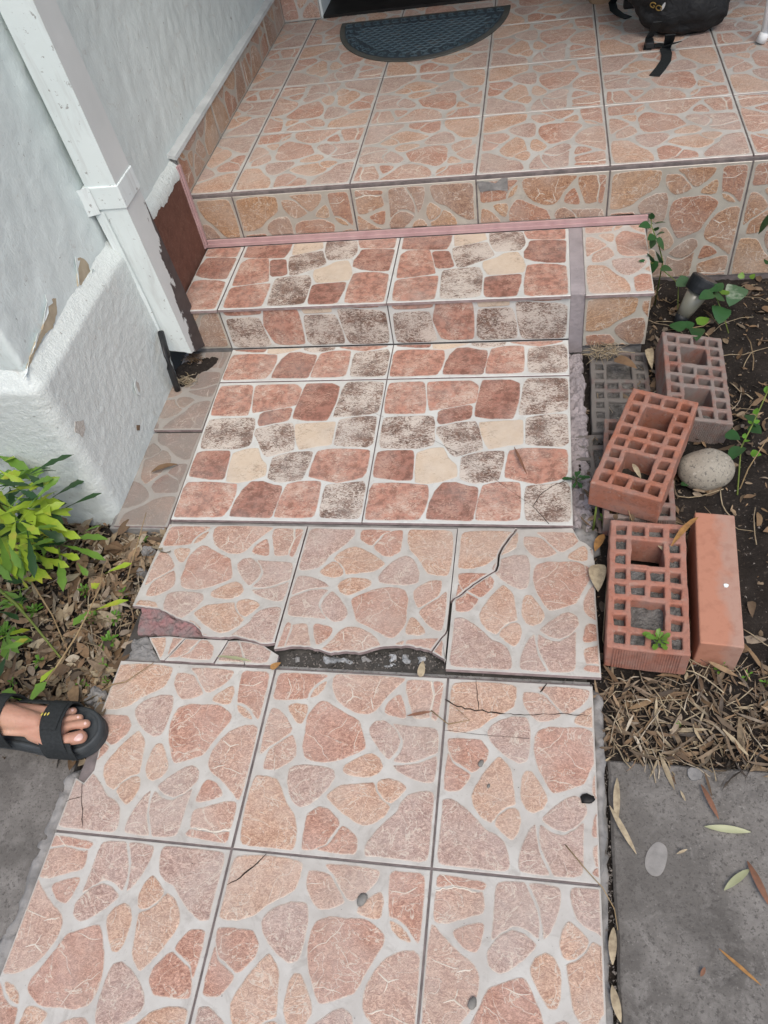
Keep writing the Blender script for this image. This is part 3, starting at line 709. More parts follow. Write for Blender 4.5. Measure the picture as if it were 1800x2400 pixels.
FLAKE = simple('paint_flake', (.68, .76, .75), (.74, .81, .80), 40, .5, .2, .001)
BROWN = Mat('brown_paint', .7, .3)
_c = BROWN.mix(BROWN.ramp(BROWN.noise(40, 6, .7), [(.3, 0.0), (.7, 1.0)]), (.105, .046, .032), (.165, .078, .056))
_c = BROWN.mix(BROWN.ramp(BROWN.noise(260, 3, .6, 1.5, BROWN.pos((1, 1, .4))), [(.60, 0.0), (.68, .45)]), _c, (.33, .20, .16)); BROWN.color(_c)
BROWN.bump(BROWN.noise(200, 4), .5, .002); BROWN = BROWN.m
house = tag(empty('house_wall', (-.5, .72, 0)), 'pale blue white rendered house wall with flaking paint and a projecting base', 'wall')
HI = house.matrix_basis.inverted() if False else Matrix.Translation((.5, -.72, 0))
def hobj(name, mb, mats, smooth=False, fix=True):
    mb.v = [HI @ Vector(p) for p in mb.v]; return mb.build(name, mats, house, smooth, fix=fix)
WX, WY = -.505, .737                    # wall planes (side face, front face)
def sweep(name, prof, path_pts, mat, amp, freq, end_ragged=False):
    """profile (offset, z) swept along the wall line, shaken along its normal"""
    mb = MB(); cols = len(prof); n = len(path_pts)
    for i, (p, nn) in enumerate(path_pts):
        for j, (o, z) in enumerate(prof):
            q = Vector((p[0]+nn[0]*o, p[1]+nn[1]*o, z))
            if end_ragged and i > n-18:    # the base ends in a broken, uneven edge
                e = .045*math.sin(max(0, min(1, (z+.02)/.40))*2.6)+.010*fbm(z*26, 3.1)+.004*fbm(z*110, 9.1)
                q.y += (e-.01)*(i-(n-18))/17
            d = amp*fbm(q.x*freq, q.y*freq, q.z*freq*.7, 5)+amp*.5*fbm(q.x*freq*4, q.y*freq*4, q.z*freq*4+7, 3)
            q.x += nn[0]*d; q.y += nn[1]*d; mb.v.append(q)
    for i in range(n-1):
        for j in range(cols-1):
            mb.f.append((i*cols+j, (i+1)*cols+j, (i+1)*cols+j+1, i*cols+j+1)); mb.i.append(0)
    if end_ragged:                       # return face behind the broken edge
        k = len(mb.v); last = (n-1)*cols
        mb.v += [Vector((WX-.03, mb.v[last+j].y-.01, mb.v[last+j].z)) for j in range(cols)]
        for j in range(cols-1): mb.f.append((last+j, k+j, k+j+1, last+j+1)); mb.i.append(0)
    return hobj(name, mb, mat, True)
def wall_line(x_far, y_end, fine, rad):
    P = []; x = x_far
    while x < -.72: P.append(((x, WY), (0, -1))); x += .06
    while x < WX-rad: P.append(((x, WY), (0, -1))); x += fine
    for k in range(7):
        a = RAD(-90+15*k); P.append(((WX-rad+math.cos(a)*rad, WY+rad+math.sin(a)*rad), (math.cos(a), math.sin(a))))
    y = WY+rad+fine
    while y < y_end: P.append(((WX, y), (1, 0))); y += fine
    return P
def dense(pts, d):
    out = [pts[0]]
    for a, c in zip(pts, pts[1:]):
        n = max(1, int(math.hypot(c[0]-a[0], c[1]-a[1])/d))
        out += [(a[0]+(c[0]-a[0])*k/n, a[1]+(c[1]-a[1])*k/n) for k in range(1, n+1)]
    return out
sweep('plinth', dense([(.028, -.2), (.026, .374), (.0245, .3805), (-.004, .424)], .006), wall_line(-2.0, 1.200, .006, .008), PLINTH, .0014, 80, True)
sweep('wall', dense([(0, .385), (0, .98)], .012)+[(0, 1.3), (0, 2.9)], wall_line(-2.0, 1.30, .012, .010), WALL, .0030, 18)
sweep('wall', dense([(0, .395), (0, .98)], .010)+[(0, 1.3), (0, 2.9)], [((-.507, 1.268), (0, -1)), ((-.490, 1.266), (.5, -.8)), ((-.480, 1.272), (1, 0))]+[((-.4795, 1.28+.010*k), (1, 0)) for k in range(166)], WALL, .0022, 22)
# brown painted base between the step and the porch, white daubed ledge on top
mb = MB(); NY, NZ = 60, 44
prof = [(-.463, -.05+(.43)*k/NZ) for k in range(NZ+1)]
for i in range(NY+1):
    y = 1.275+(1.606-1.275)*i/NY
    for j, (x, z) in enumerate(prof): mb.v.append(Vector((x+.0012*fbm(y*60, z*60, 2), y, z)))
for i in range(NY):
    for j in range(NZ): mb.f.append((i*(NZ+1)+j, (i+1)*(NZ+1)+j, (i+1)*(NZ+1)+j+1, i*(NZ+1)+j+1)); mb.i.append(0)
hobj('brown_plinth', mb, BROWN, True)
mb = MB(); NY = 90
for i in range(NY+1):
    y = 1.27+(1.612-1.27)*i/NY; lo = .366+.010*fbm(y*45, 5.5)
    for j, (x, z) in enumerate([(-.4615, lo), (-.4608, lo+.010), (-.463, .391), (-.468, .398), (-.478, .408), (-.490, .420)]):
        mb.v.append(Vector((x+.0016*fbm(y*120, j*2.2), y, z+.0022*fbm(y*90, j*1.7+3))))
for i in range(NY):
    for j in range(5): mb.f.append((i*6+j, (i+1)*6+j, (i+1)*6+j+1, i*6+j+1)); mb.i.append(0)
hobj('ledge', mb, PLINTH, True)
b = MB(); b.box((-.4625, 1.592, .1515), (-.4535, 1.6005, .396)); b.box((-.4635, 1.5865, .1515), (-.4585, 1.5925, .396)); hobj('corner_trim', b, PINK)
# skirting tiles and the metal strip above them
for c in range(4):
    y0 = 1.607+c*TP; hgt = .104; y1 = min(y0+TW, 2.865); M = Matrix.Translation((.5, -.72, 0)) @ T(-.4625, y0+TW/2, .3065+TW/2) @ Matrix.Rotation(RAD(90), 4, 'Z') @ Matrix.Rotation(RAD(90), 4, 'X')
    tile(house, 'A', M, TW, (1, 0, 2, 3)[c], rect(TW, x1=-TW/2+(y1-y0), y1=-TW/2+hgt), 'W', True, 'skirting_tile')
b = MB(); b.box((-.51, 1.600, .30), (-.4640, 2.88, .4095)); hobj('skirting_bed', b, MORTAR)
ALU = simple('grey_metal_strip', (.40, .43, .43), (.54, .57, .57), 20, .45, .2, .001)
b = MB(); b.add([(-.4580, 1.594, .410), (-.4600, 1.594, .4200), (-.482, 1.594, .4275), (-.482, 1.594, .418), (-.4580, 2.87, .410), (-.4600, 2.87, .4200), (-.482, 2.87, .4275), (-.482, 2.87, .418)],
                [(0, 1, 5, 4), (1, 2, 6, 5), (0, 4, 7, 3), (3, 2, 1, 0)]); hobj('metal_strip', b, ALU)
# flaking paint: bare patches and lifted flakes
def patch(zx, zy, s, pts, X, thick=.0016, mat=None, name='bare_patch', seed=0):
    P = [atx(x, y, X) for x, y in zoomed(zx, zy, s, pts)]; L = jitter_line([(p.y, p.z) for p in P]+[(P[0].y, P[0].z)], .0012, .005, seed)[:-1]
    if area(L) < 0: L = L[::-1]
    mb = MB(); n = len(L); mb.add([(X-.004, y, z) for y, z in L]+[(X+thick, y, z) for y, z in inset(L, .0008)], [tuple(range(n, 2*n))]+[(k, (k+1) % n, n+(k+1) % n, n+k) for k in range(n)])
    return hobj(name, mb, mat or TAN)
def flake(zx, zy, s, pts, X, lift, seed):
    """thin lifted piece of paint: first half of the outline stays on the wall, the rest curls off"""
    P = [atx(x, y, X) for x, y in zoomed(zx, zy, s, pts)]; n = len(P); r = random.Random(seed); v = []
    c = sum(P, Vector())/n
    for k, p in enumerate(P):
        up = lift*(1 if k >= n//2 else .1)*r.uniform(.7, 1.2); v.append(Vector((X+.002+up, p.y, p.z)))
    v2 = [q-Vector((.0008, 0, 0)) for q in v]
    mb = MB(); mb.add(v+v2+[Vector((X+.002+lift*.35, c.y, c.z))], [(k, (k+1) % n, 2*n) for k in range(n)]+[(k, n+k, n+(k+1) % n, (k+1) % n) for k in range(n)])
    return hobj('paint_flake', mb, FLAKE)
Z3 = (150, 380, 4.046)
patch(*Z3, [(120,910),(150,900),(190,920),(230,970),(240,1020),(280,1060),(300,1090),(240,1130),(180,1170),(125,1180),(120,1080),(135,1000)], WX+.001, seed=1)
flake(*Z3, [(95,895),(150,905),(140,960),(125,1010),(120,1080),(125,1180),(110,1100),(100,1000)], WX, .0035, 1)
flake(*Z3, [(250,1080),(300,1075),(310,1050),(290,1030),(255,1035),(240,1000),(235,1030)], WX, .006, 2)
Z4 = (0, 500, 1.8433)
patch(*Z4, [(205,370),(240,365),(245,430),(225,500),(195,520),(175,560),(150,600),(120,680),(110,670),(140,590),(180,500),(200,430)], WX+.001, seed=2)
flake(*Z4, [(190,350),(225,350),(235,380),(205,395),(200,430),(190,460),(178,480),(185,420),(195,380)], WX, .0035, 3)
flake(*Z4, [(175,500),(160,540),(150,590),(140,580),(135,600),(125,610),(140,570),(150,520)], WX, .004, 4)
flake(*Z4, [(120,640),(110,700),(80,725),(100,690),(105,660)], WX, .006, 5)
Z5 = (0, 780, 3.7705)
XP = WX+.027
BARE = simple('bare_render', (.40, .385, .35), (.52, .50, .46), 60, .9, .9, .004)
patch(*Z5, [(1190,420),(1225,440),(1240,500),(1225,560),(1200,520)], XP, .0005, BARE, seed=6)
patch(*Z5, [(660,780),(740,770),(755,850),(730,930),(700,900),(660,870)], XP, .0005, BARE, seed=7)
patch(*Z5, [(1205,815),(1235,812),(1232,865),(1205,862)], XP, .0012, simple('hole_brown', (.12, .08, .05), (.2, .14, .09), 40, .9), seed=8)
flake(*Z5, [(1190,410),(1200,480),(1225,555),(1190,540),(1170,470)], XP, .004, 9)
# front wall with the doorway at the back of the porch
fw_ = tag(empty('porch_wall', (-.47, 2.88, P_Z)), 'tiled pier and dark doorway at the back of the porch', 'wall')
FI = Matrix.Translation((.47, -2.88, -P_Z))
def fobj(name, mb, mats): mb.v = [FI @ Vector(p) for p in mb.v]; return mb.build(name, mats, fw_, fix=True)
b = MB(); b.box((-.52, 2.885, .25), (-.325, 3.1, 2.6)); fobj('pier', b, WALL)
tile(fw_, 'A', FI @ T(-.47+TW/2, 2.8745, P_Z+.002+TW/2, RAD(90)), TW, 1, rect(TW, x1=-TW/2+.148), 'A', True, 'pier_tile')
DARK = simple('doorway_dark', (.008, .008, .008), (.02, .019, .018), 20, .55, .2)
b = MB(); b.box((-.313, 2.876, P_Z-.002), (.70, 3.2, P_Z+.010)); fobj('threshold', b, DARK)
b = MB(); b.box((-.327, 2.884, .25), (-.313, 3.1, 2.4)); b.box((.70, 2.884, .25), (.72, 3.1, 2.4)); fobj('door_frame', b, FLAKE)
b = MB(); b.box((-.31, 3.05, P_Z+.01), (.70, 3.09, 2.38)); fobj('door', b, DARK)
b = MB(); b.box((.72, 2.885, .25), (2.5, 3.1, 2.6)); b.box((-.325, 2.90, 2.4), (.72, 3.1, 2.6)); fobj('wall', b, WALL)
# unseen porch roof, added and sized to shade the back of the porch
ROOF = simple('roof_boards', (.22, .17, .12), (.30, .24, .18), 12, .8)
b = MB(); b.box((-.9, 1.30, 2.42), (2.6, 3.4, 2.50)); rf = tag(b.build('porch_shade_canopy', ROOF), 'unseen boarded canopy added to shade the back of the porch', 'canopy')

# ------------------------------------------------------------------ downspout
ENAMEL = Mat('white_enamel', .42, .4)
_c = ENAMEL.mix(ENAMEL.ramp(ENAMEL.noise(7, 5), [(.3, 0.0), (.7, 1.0)]), (.74, .82, .82), (.68, .76, .76))
_c = ENAMEL.mix(ENAMEL.ramp(ENAMEL.noise(60, 5, .7), [(.62, 0.0), (.67, .75)]), _c, (.20, .19, .18))
_c = ENAMEL.mix(ENAMEL.ramp(ENAMEL.noise(34, 6, .65, .5, ENAMEL.pos((1, 1, .12))), [(.5, 0.0), (.72, .55)]), _c, (.45, .47, .46)); ENAMEL.color(_c); ENAMEL.bump(ENAMEL.noise(55, 5), .35, .002)
ENAMEL = ENAMEL.m
WORN = Mat('worn_enamel', .55, .4)      # paint peeled off the low outer edge down to dark metal
_s = WORN.n('ShaderNodeSeparateXYZ'); WORN.l(WORN.tc.outputs['Object'], _s.inputs[0])
_e = WORN.math('ADD', WORN.math('MULTIPLY', _s.outputs[1], 15.0), WORN.math('MULTIPLY', WORN.math('SUBTRACT', _s.outputs[2], -.05), -1.6))
_e = WORN.math('ADD', _e, WORN.math('MULTIPLY', WORN.math('SUBTRACT', WORN.noise(38, 6, .65, .4, WORN.pos((1, 1, .35))), .5), 1.5))
_k = WORN.ramp(_e, [(.24, 0.0), (.27, 1.0)])
_c = WORN.mix(WORN.ramp(WORN.noise(9, 5), [(.3, 0.0), (.7, 1.0)]), (.68, .72, .71), (.60, .64, .63))
WORN.color(WORN.mix(_k, _c, WORN.mix(WORN.noise(40, 4), (.035, .03, .03), (.10, .085, .085)))); WORN.bump(_k, .4, -.001); WORN = WORN.m
ds = tag(empty('downspout', (-.455, 1.21, .02)), 'square white metal downspout peeling to dark metal near its foot', 'downspout')
DI = Matrix.Translation((.455, -1.21, -.02))
def dobj(name, mb, mats, smooth=False): mb.v = [DI @ Vector(lean(p)) for p in mb.v]; return mb.build(name, mats, ds, smooth, fix=False)
X0, X1, Y0, Y1 = -.492, -.418, 1.172, 1.248
def lean(v):                            # the pipe leans back towards its foot and widens a little
    t = (v[1]-Y0)/(Y1-Y0); return (v[0], v[1]+(.9-v[2])*(.05+.03*max(0, min(1, t))), v[2])
def pipe(z_top, zs, mats):
    mb = MB(); t = .002; rings = []
    for ins, rev in ((0, 0), (t, 1)):
        lo = [(X0+ins, Y0+ins), (X1-ins, Y0+ins), (X1-ins, Y1-ins), (X0+ins, Y1-ins)]
        for side in range(4):
            a, c = lo[side], lo[(side+1) % 4]; za, zc = zs[side], zs[(side+1) % 4]; N = 8
            v = []
            for k in range(N+1):
                s = k/N; x, y = a[0]+(c[0]-a[0])*s, a[1]+(c[1]-a[1])*s; zb = za+(zc-za)*s+(.004*fbm(s*5, side) if 0 < k < N else 0)
                v += [(x, y, zb), (x, y, z_top)]
            f = [(2*k, 2*k+2, 2*k+3, 2*k+1) for k in range(N)]
            mb.add(v, [q[::-1] for q in f] if rev else f, 2 if rev else (1 if side == 1 else 0))
    return dobj('pipe', mb, mats)
pipe(2.8, (.086, .070, .018, .05), [ENAMEL, WORN, DARK])
b = MB(); b.box((X0-.010, Y0-.0035, .499), (X1+.0035, Y1+.0035, .553)); bevel(dobj('collar', b, [ENAMEL]), .002)
b = MB(); b.add([(-.503, Y0-.016, .492), (-.500, Y0-.016, .556), (X0+.01, Y0-.0055, .556), (X0+.01, Y0-.0055, .492), (-.507, Y0-.018, .492), (-.505, Y0-.018, .556)], [(0, 3, 2, 1), (4, 0, 1, 5)]); dobj('wall_bracket', b, [ENAMEL])
b = MB(); b.add([(X0-.006, Y0-.004, .495), (X0+.018, Y0-.004, .495), (X0+.022, Y0-.005, .26), (X0+.004, Y0-.010, .26), (X0+.018, Y0-.006, .12), (X0+.008, Y0-.008, .12)], [(0, 3, 2, 1), (3, 5, 4, 2)]); dobj('backing_strip', b, [ENAMEL])
RUBBER = simple('black_rubber', (.012, .013, .014), (.03, .032, .034), 30, .45, .2, .001)
hs = MB(); hp = [atx(392, 835, -.44), atx(398, 862, -.445), atx(408, 890, -.45), atx(417, 915, -.455)]
hs.tube([Vector((-.465, 1.19, .16)), *hp[:3], Vector((hp[3].x, hp[3].y, .012))], .0085, 10)
tag(hs.build('hose', [RUBBER], smooth=True), 'short black hose end below the downspout', 'hose')
for o in (house, fw_, rf): o['kind'] = 'thing'

# ------------------------------------------------------------------ bricks
def clay(name, a, b2, dust, dcol=(.24, .215, .20)):
    m = Mat(name, .85, .25); c = m.mix(m.ramp(m.noise(11, 6, .6), [(.3, 0.0), (.7, 1.0)]), a, b2)
    c = m.mix(m.ramp(m.noise(120, 3, .6), [(.36, .5), (.46, 0.0)]), c, tuple(k*.5 for k in a))
    c = m.mix(m.ramp(m.noise(28, 7, .72, .8), [(.53, 0.0), (.66, .6)]), c, tuple(k*.6 for k in b2))
    c = m.mix(m.ramp(m.noise(45, 6, .7, .3), [(.58, 0.0), (.66, .5)]), c, (.36, .27, .22))
    c = m.mix(m.ramp(m.noise(16, 6, .7, .5), [(.5-.28*dust, 0.0), (.78-.28*dust, min(1, dust*1.25))]), c, dcol); m.color(c)
    m.bump(m.noise(170, 5, .6), .45, .002); return m.m
CLAY_N = clay('clay_orange', (.37, .155, .098), (.29, .112, .07), .40)
CLAY_P = clay('clay_pinkish', (.38, .165, .115), (.30, .12, .08), .45, (.30, .22, .19))
CLAY_G = clay('clay_greyed', (.28, .12, .085), (.22, .095, .07), .75, (.21, .185, .17))
CLAY_D = clay('clay_dirty', (.17, .075, .062), (.12, .055, .05), 1.0, (.145, .135, .125))
FILL = simple('brick_fill', (.05, .048, .045), (.16, .155, .147), 60, .95, 1.0, .008)
DIRTF = simple('dirt_fill', (.015, .013, .011), (.05, .042, .034), 60, .95, 1.0, .006)
BL, BWD, BH = .290, .140, .071
def brick(M, mat, label, fill, seed, ribs=True, holes=True, fillmat=None, group='loose hollow clay bricks beside the path'):
    """M places the centre of the top face; fill: depth of the mortar or dirt in each hole (0..1), a number or a function"""
    r = random.Random(seed); root = tag(empty('hollow_brick' if holes else 'brick_on_edge'), label, 'brick', group); root.matrix_world = M
    mb = MB(); xs = [0, .0115, .0305, .0405, .0655, .0745, .0995, .1095, .1285, .140]; xs = [x-.07 for x in xs]
    ys = [0]; e = .0115
    for k in range(8): ys += [e, e+.0235]; e += .0235+.0115
    ys = [y/(ys[-1]+.0115)*BL for y in ys]+[BL]; ys = [y-BL/2 for y in ys]
    nx, ny = len(xs)-1, len(ys)-1
    def is_hole(i, j):
        if i % 2 == 0 and not (i == 4 and False): solid_x = True
        else: solid_x = False
        sy = (j % 2 == 0)
        row = (j-1)//2
        mid = 3 <= i <= 5
        if mid and (row in (1, 2) and 3 <= j <= 5): return True     # big core
        if mid and 11 <= j <= 13: return True
        return not solid_x and not sy
    jx = [[(r.uniform(-.0015, .0015), r.uniform(-.0015, .0015)) if 0 < i < nx and 0 < j < ny else (r.uniform(-.0011, .0011), r.uniform(-.0011, .0011)) for j in range(ny+1)] for i in range(nx+1)]
    P = lambda i, j, z: Vector((xs[i]+jx[i][j][0], ys[j]+jx[i][j][1], z))
    idx = {}
    def vid(i, j, lv):
        if (i, j, lv) not in idx: idx[(i, j, lv)] = len(mb.v); mb.v.append(P(i, j, (0, -BH)[lv]))
        return idx[(i, j, lv)]
    H = lambda i, j: 0 <= i < nx and 0 <= j < ny and is_hole(i, j)
    for i in range(nx):
        for j in range(ny):
            if not is_hole(i, j):
                mb.f.append((vid(i, j, 0), vid(i+1, j, 0), vid(i+1, j+1, 0), vid(i, j+1, 0))); mb.f.append((vid(i, j+1, 1), vid(i+1, j+1, 1), vid(i+1, j, 1), vid(i, j, 1)))
                for (di, dj, a, c) in ((-1, 0, (i, j+1), (i, j)), (1, 0, (i+1, j), (i+1, j+1)), (0, -1, (i, j), (i+1, j)), (0, 1, (i+1, j+1), (i, j+1))):
                    q = (i+di, j+dj)
                    if not (0 <= q[0] < nx and 0 <= q[1] < ny) or is_hole(*q):
                        mb.f.append((vid(*a, 0), vid(*a, 1), vid(*c, 1), vid(*c, 0)))
    mb.i = [0]*len(mb.f)
    o = mb.build('body', [mat], root, fix=True); bevel(o, .0028, 2, 50)
    # fills: one part per hole that shows filling
    seen = set()
    for i in range(nx):
        for j in range(ny):
            if not is_hole(i, j) or (i, j) in seen: continue
            big = 3 <= i <= 5 and (3 <= j <= 5 or 11 <= j <= 13)
            i1, j1 = (i, j)
            if big: i0, i1, j0, j1 = 3, 5, (3 if j < 8 else 11), (5 if j < 8 else 13)
            else: i0, j0 = i, j
            for a in range(i0, i1+1):
                for c in range(j0, j1+1): seen.add((a, c))
            d = fill(j, big, r) if callable(fill) else fill*r.uniform(.6, 1.3)
            if d >= 1: continue
            x0, x1, y0, y1 = xs[i0], xs[i1+1], ys[j0], ys[j1+1]; n = 7 if big else 5; z0 = -BH*max(.04, d)
            fv = [(x0+(x1-x0)*a/n, y0+(y1-y0)*c/n, z0+.004*fbm(a*.8+i*3+seed, c*.8+j*2)+.002*r.uniform(-1, 1)) for c in range(n+1) for a in range(n+1)]
            ff = [(c*(n+1)+a, c*(n+1)+a+1, (c+1)*(n+1)+a+1, (c+1)*(n+1)+a) for c in range(n) for a in range(n)]
            obj('hole_fill', mesh('hole_fill', fv, ff, [fillmat or FILL], None, True), root)
    if ribs:
        n = 26
        for sgn in (-1, 1):
            mb = MB(); v = []
            for k in range(2*n+1):
                x = -.058+.116*k/(2*n); y = sgn*(BL/2+(.0016 if k % 2 else -.0004)); v += [(x, y, -.004), (x, y, -BH+.004)]
            mb.add(v, [(2*k, 2*k+2, 2*k+3, 2*k+1) for k in range(2*n)]); mb.build('ribbed_end', [mat], root)
    return root
brick_holes = lambda j, big, r: 1.0 if r.random() < .62 else r.uniform(.45, .8)
brick(T(.8495, 1.108, .049, RAD(1.5), RAD(9), RAD(-2.0)), CLAY_G, 'greyed hollow brick with empty cores nearest the solar light', lambda j, big, r: 1.0 if (big or r.random() < .35) else r.uniform(.2, .5), 3)
brick(T(.712, .834, .113, RAD(1.0), RAD(1.0), RAD(-20.0)), CLAY_N, 'bright orange hollow brick lying askew on top of the pile', lambda j, big, r: r.choice((.98, .85, .9, .7)) if not big else (.98 if j > 8 else .75), 4, False, fillmat=DIRTF)
brick(T(.703, .834, .038, 0, RAD(-2), RAD(-3)), CLAY_G, 'hollow brick mostly hidden under the askew orange brick', .5, 5)
brick(T(.696, .519, .0595, 0, 0, RAD(-4.3)), CLAY_P, 'hollow brick with grey mortar in its cores and a weed at its near end', lambda j, big, r: (1.0 if j > 8 else .35) if big else r.uniform(.06, .30), 6, fillmat=simple('mortar_fill', (.065, .063, .06), (.21, .205, .195), 70, .95, 1.0, .008))
brick(T(.690, 1.135, -.016, 0, RAD(2), RAD(-1)), CLAY_D, 'dirty mortar smeared hollow brick sunk beside the step', .10, 7, False)
brick(T(.652, .842, -.018, 0, 0, RAD(2)), CLAY_D, 'mortar crusted brick sunk between the path and the pile', .08, 8, False)
# plain brick standing on its long edge
sb = tag(empty('brick_on_edge'), 'smooth orange brick on its edge with a plain narrow face up', 'brick', 'loose hollow clay bricks beside the path')
sb.matrix_world = T(.8215, .540, .060, RAD(.5), RAD(1), RAD(-4.8))
CLAY_S = Mat('clay_smooth', .8, .25)
_s = CLAY_S.n('ShaderNodeSeparateXYZ'); CLAY_S.l(CLAY_S.tc.outputs['Object'], _s.inputs[0])
_d = CLAY_S.math('ADD', CLAY_S.math('MULTIPLY', _s.outputs[0], 14.0), CLAY_S.math('MULTIPLY', CLAY_S.math('SUBTRACT', CLAY_S.noise(14, 4, .55), .5), 1.2))
_c = CLAY_S.mix(CLAY_S.ramp(_d, [(.0, 0.0), (.25, .75)]), (.41, .195, .13), (.36, .245, .20)); CLAY_S.color(CLAY_S.mix(CLAY_S.ramp(CLAY_S.noise(60, 5), [(.35, .25), (.5, 0.0)]), _c, (.24, .10, .065)))
CLAY_S.bump(CLAY_S.noise(130, 5), .3, .0015); CLAY_S = CLAY_S.m
b = MB(); b.box((-.0365, -.147, -.14), (.0365, .147, 0)); bevel(b.build('body', [CLAY_S], sb), .003, 3)
b = MB(); b.prism([(.012+.005*math.cos(6.28*k/9)*random.uniform(.7, 1.2), -.022+.004*math.sin(6.28*k/9)) for k in range(9)], 0, .0016); b.build('bird_dropping', [FLAKE], sb)

# ------------------------------------------------------------------ boulder
m = Mat('granite', .8, .3); c = m.mix(m.ramp(m.noise(9, 5), [(.3, 0.0), (.7, 1.0)]), (.235, .215, .175), (.33, .31, .26))
c = m.mix(m.ramp(m.noise(170, 3, .7), [(.36, .75), (.45, 0.0)]), c, (.085, .08, .075)); m.color(m.mix(m.ramp(m.noise(140, 3, .6), [(.60, 0.0), (.68, .5)]), c, (.46, .44, .39))); m.bump(m.noise(120, 4), .3, .002); GRANITE = m.m
def rock(name, loc, sx, sy, sz, mat, seed, sub=4, amp=.06, rz=0):
    bm = bmesh.new(); bmesh.ops.create_icosphere(bm, subdivisions=sub, radius=1)
    for v in bm.verts:
        n = 1+amp*fbm(v.co.x*1.4+seed, v.co.y*1.4, v.co.z*1.4, 3); v.co = Vector((v.co.x*sx*n, v.co.y*sy*n, v.co.z*sz*n))
    me = bpy.data.meshes.new(name); bm.to_mesh(me); bm.free(); me.materials.append(mat); me.polygons.foreach_set('use_smooth', [True]*len(me.polygons))
    return obj(name, me, None, loc, (0, 0, rz))
pc = atz(1655, 1098, .012)
tag(rock('river_stone', (pc.x, pc.y, .008), .059, .047, .042, GRANITE, 3, 4, .05, .2), 'smooth grey speckled river stone beside the brick pile', 'stone')

# ------------------------------------------------------------------ leaves
def leaf_strip(L, W, shape='lance', curl=.2, fold=.25, segs=6, wave=0.0, r=random):
    """leaf along +X, face up; returns verts, faces"""
    v = []
    for k in range(segs+1):
        t = k/segs
        if shape == 'lance': h = math.sin(math.pi*min(1, t*.96+.02))**.8
        elif shape == 'ovate': h = (math.sin(math.pi*t**.62)**.75 if 0 < t < 1 else .03)
        elif shape == 'heart': h = (math.sin(math.pi*t**.50)**.62 if 0 < t < 1 else .25 if t == 0 else .02)
        elif shape == 'spat': h = (.12+.88*max(0, math.sin(math.pi*max(0, (t-.12)/.9)**1.7)) if t > .1 else .12) if t < 1 else .03
        else: h = 1
        if shape == 'spat' and t > .4 and t < .97 and k % 2: h *= .74
        h = max(.02, h)*W/2; a = curl*t
        x = L*(math.sin(a)/a if abs(a) > 1e-3 else 1)*t; z = -L*t*(1-math.cos(a))/(a if abs(a) > 1e-3 else 1)
        wv = wave*L*r.uniform(-1, 1)
        v += [(x, h, z+h*fold+wv), (x, 0, z), (x, -h, z+h*fold-wv)]
    f = []
    for k in range(segs): f += [(3*k, 3*k+1, 3*k+4, 3*k+3), (3*k+1, 3*k+2, 3*k+5, 3*k+4)]
    return v, [q[::-1] for q in f]
def aim(p0, p1, roll=0):
    d = (p1-p0); x = d.normalized(); up = Vector((0, 0, 1)); y = up.cross(x)
    if y.length < 1e-3: y = Vector((0, 1, 0))
    y.normalize(); z = x.cross(y); M = Matrix((x, y, z)).transposed().to_4x4(); M.translation = p0
    return M @ Matrix.Rotation(roll, 4, 'X')
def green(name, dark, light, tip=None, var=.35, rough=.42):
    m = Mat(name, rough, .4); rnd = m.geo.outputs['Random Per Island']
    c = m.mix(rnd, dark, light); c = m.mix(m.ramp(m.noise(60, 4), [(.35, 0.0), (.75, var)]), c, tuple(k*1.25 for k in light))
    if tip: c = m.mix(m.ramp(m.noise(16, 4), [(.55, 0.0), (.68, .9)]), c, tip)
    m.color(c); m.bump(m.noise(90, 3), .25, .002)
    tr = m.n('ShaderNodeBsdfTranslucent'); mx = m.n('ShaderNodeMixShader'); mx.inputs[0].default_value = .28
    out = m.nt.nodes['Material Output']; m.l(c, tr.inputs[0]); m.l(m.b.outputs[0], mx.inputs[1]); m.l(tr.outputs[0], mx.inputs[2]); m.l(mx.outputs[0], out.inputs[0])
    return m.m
LEAF_Y = green('leaf_yellow_green', (.20, .33, .022), (.35, .48, .045), (.48, .42, .06))
LEAF_G = green('leaf_green', (.085, .19, .028), (.16, .30, .045))
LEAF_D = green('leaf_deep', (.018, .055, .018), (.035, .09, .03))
LEAF_W = green('weed_leaf', (.07, .19, .02), (.13, .29, .035))
LEAF_V = green('vinca_leaf', (.022, .075, .028), (.05, .13, .045), None, .3, .3)
LEAF_VV = green('vinca_variegated', (.05, .12, .06), (.09, .17, .09), (.50, .56, .46), .3, .3)
STEM_G = simple('stem_green', (.10, .15, .03), (.17, .20, .05), 40, .7)
STEM_D = simple('stem_dry', (.20, .14, .07), (.33, .25, .14), 40, .85)
def dry(name, cols):
    m = Mat(name, .8, .2); c = m.ramp(m.geo.outputs['Random Per Island'], [(k/(len(cols)-1), q) for k, q in enumerate(cols)])
    c = m.mix(m.ramp(m.noise(120, 4), [(.35, .4), (.6, 0.0)]), c, (.09, .06, .04)); m.color(c); m.bump(m.noise(150, 3), .4, .001); return m.m
DRY_L = dry('dry_leaf_brown', [(.10, .065, .038), (.20, .135, .075), (.27, .185, .11), (.15, .095, .055), (.34, .25, .16), (.12, .10, .075)])
DRY_R = dry('dry_leaf_straw', [(.05, .041, .033), (.13, .10, .07), (.24, .185, .125), (.075, .053, .036), (.17, .115, .07), (.30, .25, .19), (.09, .08, .07)])
STRAW = dry('straw', [(.30, .24, .15), (.42, .36, .25), (.20, .15, .09), (.48, .43, .34)])
